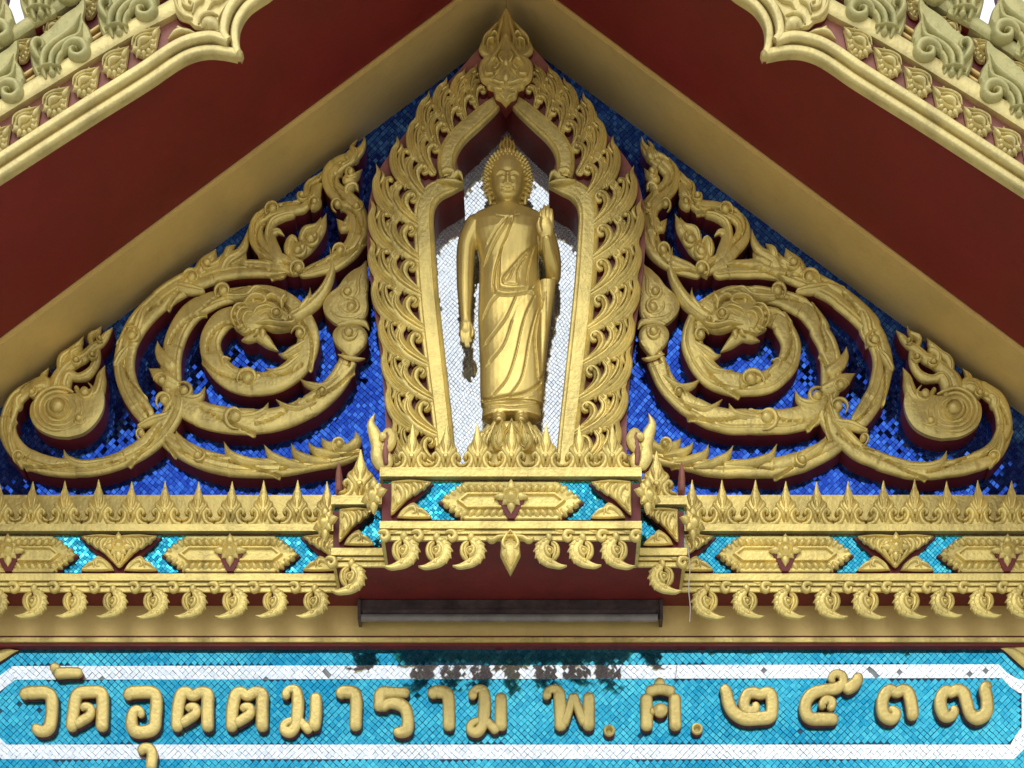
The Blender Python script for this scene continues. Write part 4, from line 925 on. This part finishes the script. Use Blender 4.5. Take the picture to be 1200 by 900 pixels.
for L_, T, D in ((1, led[1], DS[1]), (2, led[2], DS[2])):
    for i, s_ in enumerate((-1, 1)):
        X = XR[L_][i]
        o = put('corner_flower', FLO, (X + s_ * .012, -(D - .03), zs(642)), T, rot=(0, 0, s_ * math.radians(42)), scale=(1.15, 1.1, 1.2))
# kanok corner leaves standing on the ends of the ledge
def f_corner(m, pl):
    stroke(m, pl, [(2, 0, 5), (-4, -14, 8), (-4, -28, 8), (-8, -42, 7), (-12, -54, 4.5), (-8, -66, 0)], 0, .04, .4, 13, 1.6, grooves=(-.3, .3))
    stroke(m, pl, [(-4, -22, 4), (6, -26, 7), (12, -36, 6), (8, -44, 5), (2, -40, 3)], 0, .046, .4, 11, 1.6, grooves=(0,))
    stroke(m, pl, [(6, 0, 4), (8, -12, 6), (4, -22, 4)], 0, .036, .4, 9, 1.6)
    disc(m, pl(2, -36)[0], pl(2, -36)[1], 5 * K, .04, [(1, 0), (.8, .012), (.3, .018)], 12)
CL = {s_: shared(f_corner, 'corner_leaf', [GOLD, RED], s_) for s_ in (-1, 1)}
for s_, x, x2 in ((1, 447, 397), (-1, 752, 799)):
    put('corner_leaf', CL[s_], (Xp(x, .62), -.60, fz + .01), led[2], scale=(.95, 1, .95))
    put('corner_leaf', CL[-s_], (Xp(x + s_ * 22, .50), -.48, fz + .01), led[2], scale=(.75, 1, .7))
    m = MB(); 
    for q in (-1, 1): stroke(m, Pl(.40), [(x2 + q * 1.2, 577, 3), (x2, 562, 4), (x2 + q * .5, 550, 2.5), (x2, 540, 0)], .36, .06, .4, 7, 1.5, red=False)
    build(m, 'corner_spike', [PINK], led[1])
    m = MB(); stroke(m, Pl(.62), [(x + s_ * 6, 548, 3), (x + s_ * 5, 530, 4), (x + s_ * 7, 515, 3), (x + s_ * 6, 503, 0)], .60, .05, .4, 7, 1.5, red=False); build(m, 'corner_spike', [PINK], led[2])

# ---------------------------------------------------------------- lamp and wire
lamp = thing('fluorescent_lamp', 'grimy dark grey fluorescent lamp fitting fixed below the ledge, above the sign', 'lamp', (W(598, 713, .1)[0], -.05, Zp(713, .1)))
xa, xb = Xp(420, .12), Xp(776, .12)
m = MB(); m.box((xa, -.105, Zp(716, .12)), (xb, -.043, Zp(701, .12))); build(m, 'lamp_body', [LAMPB], lamp, smooth=False)
m = MB(); n = 14; V = []; F = []
for X in (xa + .01, xb - .02):
    for i in range(n): a = 2 * math.pi * i / n; V.append((X, -.095 + .018 * math.cos(a), Zp(721, .12) + .018 * math.sin(a)))
for i in range(n): F.append((i, (i + 1) % n, n + (i + 1) % n, n + i))
F += [tuple(range(n)), tuple(range(n, 2 * n))]; m.add(V, F, 0); build(m, 'lamp_tube', [TUBE], lamp)
for X in (xa - .004, xb - .01):
    m = MB(); m.box((X, -.118, Zp(725.5, .12)), (X + .014, -.042, Zp(702, .12))); build(m, 'end_cap', [LAMPB], lamp, smooth=False)
m = MB(); m.box((xa + .02, -.118, Zp(717.5, .12)), (xb - .03, -.107, Zp(714, .12))); build(m, 'reflector_lip', [LAMPB], lamp, smooth=False)
def wire(pts, r, name, label):
    m = MB(); C = cr([(*p,) for p in pts], 6); n = 6; V = []; F = []
    for x, y, d in C:
        X, Z = W(x, y, d)
        for i in range(n): a = 2 * math.pi * i / n; V.append((X + r * math.cos(a), -d + r * math.sin(a), Z))
    for j in range(len(C) - 1):
        for i in range(n): a = j * n + i; b = j * n + (i + 1) % n; F.append((a, b, b + n, a + n))
    m.add(V, F, 0); o = build(m, name, [WIRE]); return tag(o, label, 'cable')
wire([(806, 640, .46), (808.5, 665, .46), (807, 690, .46), (809, 712, .45), (808, 729, .44)], .0022, 'hanging_wire', 'thin pale wire dangling from the right end of the stepped cornice')

# ---------------------------------------------------------------- mosaic sign
sign = thing('sign_panel', 'turquoise mirror mosaic sign panel with a white border band, under the cornice', 'sign', (0, 0, Zp(860, 0)))
m = MB(); m.box((-XL, -.0032, Zp(960, 0)), (XL, -.0006, Zp(756, 0))); build(m, 'grout_bed', [GROUT], sign, smooth=False)
white = [[(15, 781), (1170, 779), (1175, 795), (18, 797)], [(15, 781), (18, 797), (-28, 832), (-44, 826)], [(8, 873), (1184, 873), (1188, 890), (2, 890)], [(-28, 836), (8, 873), (2, 890), (-44, 842)],
         [(1170, 779), (1180, 789), (1183, 805), (1174, 795)], [(1180, 789), (1192, 796), (1193, 812), (1183, 805)], [(1192, 796), (1206, 798), (1208, 815), (1193, 812)], [(1197, 813), (1213, 813), (1213, 853), (1197, 853)], [(1197, 853), (1213, 853), (1206, 872), (1190, 862)], [(1190, 862), (1206, 872), (1188, 890), (1184, 873)]]
def inpoly(P, x, y):
    r = False
    for i in range(len(P)):
        (x1, y1), (x2, y2) = P[i - 1], P[i]
        if (y1 > y) != (y2 > y) and x < (x2 - x1) * (y - y1) / (y2 - y1) + x1: r = not r
    return r
def tint_c(x, y, rg):
    b = .5 + .5 * smooth_noise(x * 1.3, y * 1.3, 21); return max(0, min(1, b * .7 + rg.uniform(-.25, .35)))
tiles('turquoise_tiles', [[(-200, 757), (1390, 757), (1390, 958), (-200, 958)]], .0032, 5.5, math.radians(44), .010, sign, [CYAN], .10, 21, .002, lambda x, y: any(inpoly(P, x, y) for P in white), 1.6, tint_c, wav=.012, lean=.022, dj=.07)
miss = [(192 + 192, 789), (897, 787), (1018, 787), (1024, 791), (1022, 786), (1055, 786), (1138, 791), (1152, 786), (120, 797), (313, 797)]
tiles('white_tiles', white, .0056, 5.5, math.radians(44), .008, sign, [SILV], .06, 22, .0, lambda x, y: any(abs(x - a) + abs(y - b) < 4.2 for a, b in miss), 1.2, None, wav=.010, lean=.022, dj=.12)
m = MB()
for P in white: plate(m, [W(x, y, .004) for x, y in P], .0033, .0042, 0)
build(m, 'white_grout', [GROUTW], sign, smooth=False)

# ---------------------------------------------------------------- lettering
LET = [
 ('letter_wo', 'ว', 'gold Thai letter at the far left end of the sign, open to the left', [[(27, 819, 6), (30, 812, 7), (40, 811, 7), (53, 811, 7), (60, 817, 7), (60, 838, 7), (57, 852, 7), (50, 856, 6.5), (43, 854, 6), (43, 847, 5)]]),
 ('letter_mark', '', 'gold upper vowel mark standing on the white band above the second letter', [[(66, 776, 6), (63, 788, 6.5)], [(62, 789, 6.5), (80, 788, 6), (97, 788, 5.5)]]),
 ('letter_do', '', 'gold Thai letter below the upper vowel mark, second of the bottom row', [[(83, 857, 6.5), (86, 832, 7), (90, 814, 7), (102, 810.5, 7), (117, 811, 7), (120, 820, 7), (119, 857, 7)], [(86, 850, 5), (96, 844, 5.5), (105, 838, 5.5), (106, 830, 5), (99, 828, 5), (96, 833, 4)]]),
 ('letter_o', '', 'gold Thai letter with a closed box shape, above the small lower vowel mark', [[(150, 820, 6), (152, 812, 7), (165, 810.5, 7), (178, 811, 7), (183, 818, 7), (182, 840, 7), (180, 852, 7), (170, 857, 7), (158, 856, 7), (154, 848, 7), (155, 836, 6), (160, 831, 5), (165, 834, 4.5), (164, 841, 4)]]),
 ('letter_mark', '', 'small gold lower vowel mark on the lower white band', [[(166, 884, 5), (167, 877, 5.5), (175, 877, 6), (178, 883, 6), (177, 895, 6), (176, 903, 6)]]),
 ('letter_to', '', 'first of two twin gold letters with notched tops, left one of the pair', [[(207, 857, 6.5), (208, 832, 7), (212, 814, 7), (219, 811, 6.5), (226, 815, 6), (234, 811, 6.5), (243, 813, 7), (243, 825, 7), (243, 857, 7)], [(210, 849, 5), (221, 842, 5.5), (229, 836, 5.5), (229, 829, 5), (222, 829, 5), (221, 834, 4)]]),
 ('letter_to', '', 'second of two twin gold letters with notched tops, right one of the pair', [[(271, 857, 6.5), (272, 832, 7), (276, 814, 7), (283, 811, 6.5), (290, 815, 6), (298, 811, 6.5), (307, 813, 7), (307, 825, 7), (307, 857, 7)], [(274, 849, 5), (285, 842, 5.5), (293, 836, 5.5), (293, 829, 5), (286, 829, 5), (285, 834, 4)]]),
 ('letter_mo', '', 'gold two-legged letter with two eyelets, just right of the twin notched letters', [[(337, 819, 5.5), (335, 812, 5), (340, 807, 4.5), (347, 809, 6), (349, 820, 7), (348, 838, 7), (346, 850, 6), (340, 857, 6), (333, 855, 5.5), (333, 848, 4.5), (340, 844, 4), (350, 844, 5), (357, 850, 5), (365, 857, 6.5)], [(370, 811, 6.5), (370, 835, 7), (367, 856, 7)]]),
 ('letter_a', '', 'gold hooked stroke letter between the first two-eyelet letter and the barred letter', [[(398, 818, 6.5), (401, 811, 7), (411, 810.5, 7), (417, 815, 7), (417, 835, 7), (416, 856, 7)]]),
 ('letter_ro', '', 'gold letter with a flat upper bar and a curled foot with an eyelet', [[(480, 811, 6), (462, 811, 6), (447, 812, 7), (445, 824, 7), (443, 833, 7)], [(446, 831, 5), (455, 824, 6), (466, 824, 7), (475, 830, 7), (478, 843, 7), (476, 855, 7), (467, 857, 6), (463, 852, 5)]]),
 ('letter_a', '', 'gold hooked stroke letter between the barred letter and the second two-eyelet letter', [[(506, 818, 6.5), (509, 811, 7), (519, 810.5, 7), (525, 815, 7), (526, 835, 7), (526, 856, 7)]]),
 ('letter_mo', '', 'gold two-legged letter with two eyelets, left of the wide gap in mid sign', [[(556, 819, 5.5), (554, 812, 5), (559, 807, 4.5), (566, 809, 6), (568, 820, 7), (567, 838, 7), (565, 850, 6), (559, 857, 6), (552, 855, 5.5), (552, 848, 4.5), (559, 844, 4), (569, 844, 5), (576, 850, 5), (584, 857, 6.5)], [(587, 811, 6.5), (587, 835, 7), (587, 856, 7)]]),
 ('letter_pho', '', 'gold letter with a zigzag middle, right of the wide gap in mid sign', [[(643, 819, 5.5), (641, 812, 5), (646, 807, 4.5), (654, 809, 6), (656, 818, 7), (657, 838, 7), (657, 856, 7)], [(660, 851, 5), (666, 834, 5), (672, 812, 4.5)], [(672, 812, 4.5), (679, 834, 5), (686, 850, 5)], [(690, 811, 6.5), (690, 835, 7), (690, 856, 7)]]),
 ('letter_so', '', 'gold arch shaped letter with a knob on its top', [[(758, 856, 7), (758, 832, 7), (757, 812, 7)], [(757, 812, 6.5), (765, 808.5, 6), (773, 807, 6), (782, 808.5, 6), (791, 812, 6.5)], [(791, 812, 7), (791, 832, 7), (792, 856, 7)], [(773, 800, 6.5)], [(760, 834, 4), (768, 834, 5)], [(774, 832, 9)]]),
 ('numeral_two', '', 'gold Thai numeral two, first of the four raised numerals', [[(845, 803, 5), (851, 810, 6.5), (854, 823, 7), (860, 834, 7), (872, 841, 7.5), (888, 841, 7.5), (902, 839, 7.5), (905, 829, 7), (904, 815, 7), (899, 811, 6.5), (891, 813, 6), (884, 811, 6.5), (876, 813, 6.5), (872, 822, 6.5), (874, 830, 6), (881, 833, 6), (886, 828, 5), (882, 823, 4)]]),
 ('numeral_five', '', 'gold Thai numeral five with a looped tail reaching onto the white band', [[(983, 842, 6.5), (965, 842, 7), (950, 841, 7), (944, 832, 7), (945, 821, 7), (953, 812, 7), (967, 808, 6.5), (980, 806, 6.5), (988, 800, 5.5), (987, 791, 5), (979, 789, 4.5), (974, 795, 4), (979, 798, 3)], [(988, 809, 6), (998, 804, 7), (1005, 796, 6.5), (1003, 788, 5)], [(969, 830, 5), (974, 828, 5), (975, 822, 5), (968, 820, 5), (964, 826, 5), (968, 829, 4)]]),
 ('numeral_three', '', 'gold Thai numeral three, third of the four raised numerals', [[(1070, 844, 6.5), (1069, 828, 7), (1065, 812, 7), (1058, 808, 6.5), (1051, 811, 6), (1043, 808, 6.5), (1036, 815, 7), (1034, 827, 7), (1037, 838, 7), (1045, 842, 6.5), (1051, 836, 5.5), (1046, 831, 4.5), (1042, 833, 3)]]),
 ('numeral_seven', '', 'gold Thai numeral seven, the last raised character at the right end of the sign', [[(1162, 800, 5), (1155, 806, 7), (1157, 820, 7), (1156, 834, 7.5), (1146, 841, 7.5), (1137, 835, 7), (1133, 822, 7), (1129, 811, 7), (1121, 808, 6.5), (1115, 811, 6), (1109, 809, 6.5), (1103, 817, 7), (1103, 828, 7), (1108, 838, 7), (1115, 838, 6), (1119, 832, 5), (1114, 828, 4)]]),
]
plL = Pl(.045)
for nm, _, lb, st in LET:
    m = MB()
    for i, p in enumerate(st):
        if len(p) == 1:
            cx, cz = plL(p[0][0], p[0][1]); disc(m, cx, cz, p[0][2] * K, .004, [(1, 0), (1, .036), (.9, .044), (.6, .049), (.25, .051)], 22, side_mt=1); continue
        stroke(m, plL, [(x, y, w_ * 1.06) for x, y, w_ in p], .004, .050 + .0015 * i, .2, 19, 1.4, red=True, pw=5, lip=.74)
    tag(build(m, nm, [GOLDL, RED]), lb, 'numeral' if 'numeral' in nm else 'letter', 'raised gold characters of the inscription')
for x, y, lb in ((714, 855, 'small gold ring dot between the zigzag letter and the arch shaped letter'), (817, 853, 'small gold ring dot between the arch shaped letter and the first numeral')):
    m = MB(); cx, cz = plL(x, y); disc(m, cx, cz, 7.2 * K, .004, [(1, 0), (1, .03), (.85, .038), (.6, .040), (.42, .034), (.3, .018), (.1, .016)], 20, side_mt=1)
    tag(build(m, 'ring_dot', [GOLDL, RED]), lb, 'punctuation', 'raised gold characters of the inscription')
for s_, lb in ((-1, 'gold leaf tip in the upper left corner of the mosaic sign'), (1, 'gold leaf spandrel in the upper right corner of the mosaic sign')):
    m = MB()
    if s_ < 0: stroke(m, Pl(.03), [(-14, 774, 7), (0, 767, 6), (10, 763, 4), (21, 761, 0)], .004, .03, .4, 9, 1.5)
    else:
        stroke(m, Pl(.03), [(1170, 757, 0), (1182, 759, 5), (1192, 765, 7), (1202, 774, 7), (1212, 786, 4)], .004, .03, .4, 9, 1.5, grooves=(.2,)); stroke(m, Pl(.03), [(1186, 758, 4), (1200, 760, 8), (1215, 766, 8)], .004, .032, .4, 9, 1.5)
    tag(build(m, 'corner_spandrel', [GOLD, RED]), lb, 'ornament', 'leaf spandrels of the sign')

# ---------------------------------------------------------------- bargeboards
BD = 1.25
def f_lotus(m, pl):
    dome(m, pl, cr([(-17, -2), (-14, -10), (-6, -13), (4, -12), (13, -9), (24, -6), (18, 1), (12, 7), (6, 13), (-3, 16), (-11, 13), (-16, 6), (-17, -2)], 3)[:-1].tolist(), (-2, 1), 0, [(1, .016), (.9, .026), (.75, .024), (.4, .026)], True)
    for a0 in (15, 50, 85, 120, 155, 190):
        a = math.radians(a0); c, q = math.cos(a), math.sin(a)
        stroke(m, pl, [(-3 + 6 * c, 1 + 5 * q, 2), (-3 + 11 * c, 1 + 9.5 * q, 3.6), (-3 + 16.5 * c, 1 + 14.5 * q, .4)], .018, .020, .75, 7, 1.1, red=False)
    for p in ([(-12, -3, .8), (-6, -8.5, 1.8), (4, -8, 1.8), (14, -4, .5)], [(-15, -6, 1), (-8, -12, 1.8), (4, -11.5, 2), (14, -8.5, 1.4), (25, -7, 0)], [(10, 0, 2), (16, -3, 3), (25, -7, 0)]):
        stroke(m, pl, p, .02, .022, .7, 7, 1.2, red=False)
    for x in (-8, -1, 6, 12): stroke(m, pl, [(x, -13, 1.6), (x + 2, -9, 2)], .02, .018, .7, 5, 1.2, red=False)
    stroke(m, pl, [(-11, 2, .5), (-5, -4, 3.6), (2, -3, 4), (10, 0, .4)], .022, .026, .75, 9, 1.1, red=False)
    stroke(m, pl, [(-11, 3, .5), (-4, 6, 1.6), (4, 4.5, 1.6), (10, 1, .4)], .022, .024, .75, 5, 1.1, red=False)
def f_crocket(m, pl):
    ol = [(50, 88), (42, 80), (36, 70), (33, 58), (33, 46), (37, 36), (47, 28), (57, 20), (66, 10), (76, 2), (88, -6), (96, -14), (97, -2), (95, 10), (102, 22), (105, 36), (100, 49), (90, 56), (80, 55), (73, 50), (70, 56), (71, 64), (76, 74), (63, 81), (50, 88)]
    ol = [(a - 66, b - 44) for a, b in ol]
    dome(m, pl, cr(ol, 3)[:-1].tolist(), (2, -4), 0, [(1, .046), (.95, .056), (.85, .054), (.4, .056)], True)
    for p, hw, h in (([(-14, 40, 2), (-18, 26, 4.5), (-17, 12, 5), (-8, 0, 5), (6, -10, 5), (18, -22, 4), (26, -40, 0)], 0, .022), ([(-6, 38, 2), (-8, 26, 4), (-7, 14, 4.5), (0, 4, 4.5), (12, -4, 4.5), (24, -12, 3), (28, -28, 0)], 0, .026),
                     ([(2, 34, 1.5), (-1, 24, 3.5), (1, 14, 4), (8, 6, 4), (20, 0, 4.5), (32, 0, 5), (36, -10, 1)], 0, .022)):
        stroke(m, pl, p, .046, h + .018, .7, 9, 1.4, red=False)
    stroke(m, pl, [(4, 14, 1.5), (8, 4, 4), (18, -2, 5.5), (29, 0, 6), (33, 9, 5.5), (26, 15, 5), (17, 13, 4.5), (15, 6, 3.5), (20, 3, 2.5), (23, 6, 1.6)], .046, .052, .6, 11, 1.3, red=False)
    stroke(m, pl, [(-16, 22, 1.5), (-24, 14, 4), (-29, 4, 4.5), (-26, -4, 4), (-19, -4, 3.5), (-17, 2, 2.6), (-21, 5, 1.8)], .046, .046, .6, 9, 1.3, red=False)
    stroke(m, pl, [(-24, 30, .6), (-12, 27, 2), (4, 26, .6)], .060, .036, .6, 7, 1.4, red=False)
    disc(m, pl(-7, 33)[0], pl(-7, 33)[1], 4 * K, .070, [(1, 0), (.7, .010), (.2, .014)], 12)
kb = fac(BD)
for sg in (-1, 1):
    pl = Pl(BD, IDT if sg < 0 else mir(BD)); ff = Pl(BD + .03, IDT if sg < 0 else mir(BD + .03))
    T = thing('bargeboard', ('carved gold and red bargeboard slanting across the upper left corner with a pointed lower lobe' if sg < 0 else
              'carved gold and red bargeboard slanting across the upper right corner with a pointed lower lobe'), 'bargeboard', (*[sg * 1.7], -BD, W(0, 100, BD)[1]), 'carved bargeboards of the gable')
    lowp = [(-330, 430), (-200, 345), (-90, 272), (-40, 239), (0, 213), (60, 174), (113, 140), (150, 117), (180, 98), (200, 84), (216, 74), (235, 67), (256, 66), (270, 68.5), (284, 71.5), (280, 56), (279, 42), (282, 30), (289, 18), (299, 9), (313, 0), (360, -36), (420, -78), (500, -138), (587, -204)]
    P = [W(*pl.xf(x, y), BD) for x, y in lowp] + [W(*pl.xf(x, y), BD) for x, y in ((587, -262), (420, -150), (300, -66), (200, 2), (0, 128), (-90, 184), (-330, 338))]
    m = MB(); plate(m, P, BD - .012, BD, 0); build(m, 'board', [PINK], T, smooth=False)
    P = [W(*pl.xf(x, y), BD - .02) for x, y in ((-330, 344), (-90, 190), (0, 134), (200, 10), (420, -132), (587, -245), (587, -345), (420, -232), (60, 10), (0, 50), (-90, 112), (-330, 270))]
    m = MB(); plate(m, P, BD - .06, BD - .03, 0); build(m, 'upper_board', [RED], T, smooth=False)
    for off_, nm_, hw, h in ((3.5, 'outer_moulding', 5.0, .045), (15.5, 'inner_moulding', 5.4, .065)):
        # offset path upward / outward from the lower edge
        A = cr([(x, y, 0) for x, y in lowp[:15]], 4)[:, :2]; B = cr([(x, y, 0) for x, y in lowp[14:]], 4)[:, :2]
        Q = []
        for C_, lastseg in ((A, 0), (B, 1)):
            Tn = np.gradient(C_, axis=0); Tn /= np.hypot(*Tn.T)[:, None]; N_ = np.stack([Tn[:, 1], -Tn[:, 0]], 1)
            Q.append(C_ + N_ * off_)
        a, b = Q
        # trim where the two offset curves cross
        D2 = np.hypot(a[:, None, 0] - b[None, :, 0], a[:, None, 1] - b[None, :, 1]); i, j = np.unravel_index(D2.argmin(), D2.shape)
        if off_ > 2: a = a[:i + 1]; b = b[j:]
        tip = (284 - off_ * .98, 71.5 - off_ * 1.0)
        m = MB(); stroke(m, pl, [(x, y, hw) for x, y in a[::3]] + [(*tip, hw)], BD - .014, h, .3, 13, 3, red=False, cap=False, pw=6)
        stroke(m, pl, [(*tip, hw)] + [(x, y, hw) for x, y in b[1::3]], BD - .014, h + .001, .3, 13, 3, red=False, cap=False, pw=6)
        if off_ < 8: stroke(m, pl, [(*tip, hw), (284, 71.5, .4)], BD - .002, h, .4, 9, 2, red=False, cap=False)
        build(m, nm_, [GOLDC], T)
    m = MB(); stroke(m, pl, [(x, 213 - 11 - (213 - yb), 3.6) for x, yb in [(p[0], p[1]) for p in lowp[:10]]], BD - .002, .02, .2, 7, 4, red=False, cap=False); 
    build(m, 'moulding_groove', [GOLDB], T)
    m = MB(); stroke(m, pl, [(-330, 346, 8.5), (-90, 192, 8.5), (0, 134, 8.5), (60, 97, 8.5), (120, 60, 8.5), (165, 34, 8.5), (204, 14, 8.5), (260, -24, 8.5), (340, -80, 8.5), (586, -246, 8.5)], BD - .05, .085, .06, 9, 4, red=False, cap=False); build(m, 'flat_gold_band', [GOLDC], T)
    for o_, hw, h, mt in ((16.5, 2.2, .03, GOLDB), (24.5, 2.2, .03, GOLDB), (66, 7.5, .06, GOLDW)):
        m = MB(); stroke(m, pl, [(-330, 346 - o_ * 1.22, hw), (-90, 192 - o_ * 1.22, hw), (0, 134 - o_ * 1.22, hw), (120, 57 - o_ * 1.25, hw), (204, 3 - o_ * 1.28, hw), (340, -88 - o_ * 1.28, hw), (586, -252 - o_ * 1.28, hw)], BD - .032, h, .2, 9, 4, red=False, cap=False); build(m, 'roof_edge_strip', [mt], T)
    LO = shared(f_lotus, 'lotus_boss', [GOLDC, RED], -sg); CRK = shared(f_crocket, 'crocket', [GOLDW, RED], -sg)
    an = math.radians(33.5)
    for k in range(-8, 14):
        x, y = 30 + 35 * k, 142 - 23.3 * k
        if k in (5, 6, 7, 8): continue
        X, Z = ff(x, y); put('lotus_boss', LO, (X, -BD + .004, Z), T, rot=(0, -an * (-sg) + random.uniform(-.05, .05), 0), scale=(kb * random.uniform(.95, 1.03), 1, kb * random.uniform(.95, 1.03)))
    for k in range(-6, 12):
        x, y = 24 + 39 * k, 58 - 26 * k
        X, Z = pl(x, y); put('lotus_boss', LO, (X, -(BD - .034), Z), T, rot=(0, -an * (-sg), 0), scale=(kb * .8, 1, kb * .8))
    for k in range(-4, 7):
        for x, y in ((66 + 79 * k, 46 - 48 * k), (-26 + 79 * k, 24 - 48 * k)):
            X, Z = W(*mir(BD + .07)(x, y), BD + .07) if sg > 0 else W(x, y, BD + .07)
            put('crocket', CRK, (X, -(BD - .028), Z), T, scale=(kb * 1.0, 1, kb * 1.0))
    # spade plaque in the angle of the lobe
    m = MB(); ol = cr([(200, -6), (204, 10), (210, 22), (222, 27), (228, 33), (240, 35), (252, 38), (258, 40), (257, 26), (262, 15), (268, 6), (276, -4), (284, -16), (250, -30), (215, -22), (200, -6)], 3)[:-1].tolist()
    dome(m, ff, ol, (238, 6), BD - .002, [(1, .030), (.93, .040), (.8, .038)], True)
    for p in ([(206, -6, 1), (208, 10, 2.4), (216, 21, 2.4), (226, 24, 1.2)], [(214, -4, 1), (216, 8, 2.2), (224, 12, 2.2), (226, 6, 1.6), (221, 3, 1)], [(226, 18, 1), (230, 8, 2.2), (238, 2, 2.2), (238, -6, 1)], [(233, 30, 1), (236, 22, 2.6), (246, 18, 2.8), (256, 20, 1)],
              [(244, 14, 1), (250, 6, 2.2), (258, 4, 2), (268, -2, .6)], [(228, -4, 1), (234, -10, 2), (244, -8, 2), (248, 0, 1)]):
        stroke(m, ff, p, BD + .03, .024, .6, 7, 1.4, red=False)
    stroke(m, ff, [(236, 34, 1), (242, 28, 7), (250, 30, 8), (257, 37, 1)], BD + .026, .03, .7, 11, 1.4, red=False)
    build(m, 'lobe_plaque', [GOLDC, RED], T)
    m = MB()
    for p in ([(206, 28, 2), (214, 33, 3), (226, 34, 1)], [(196, 42, .5), (206, 34, 3.5), (218, 33, 3), (228, 35, 1)]): stroke(m, ff, p, BD - .002, .03, .5, 9, 1.5, red=False)
    build(m, 'leaf_tip', [GOLDC], T)
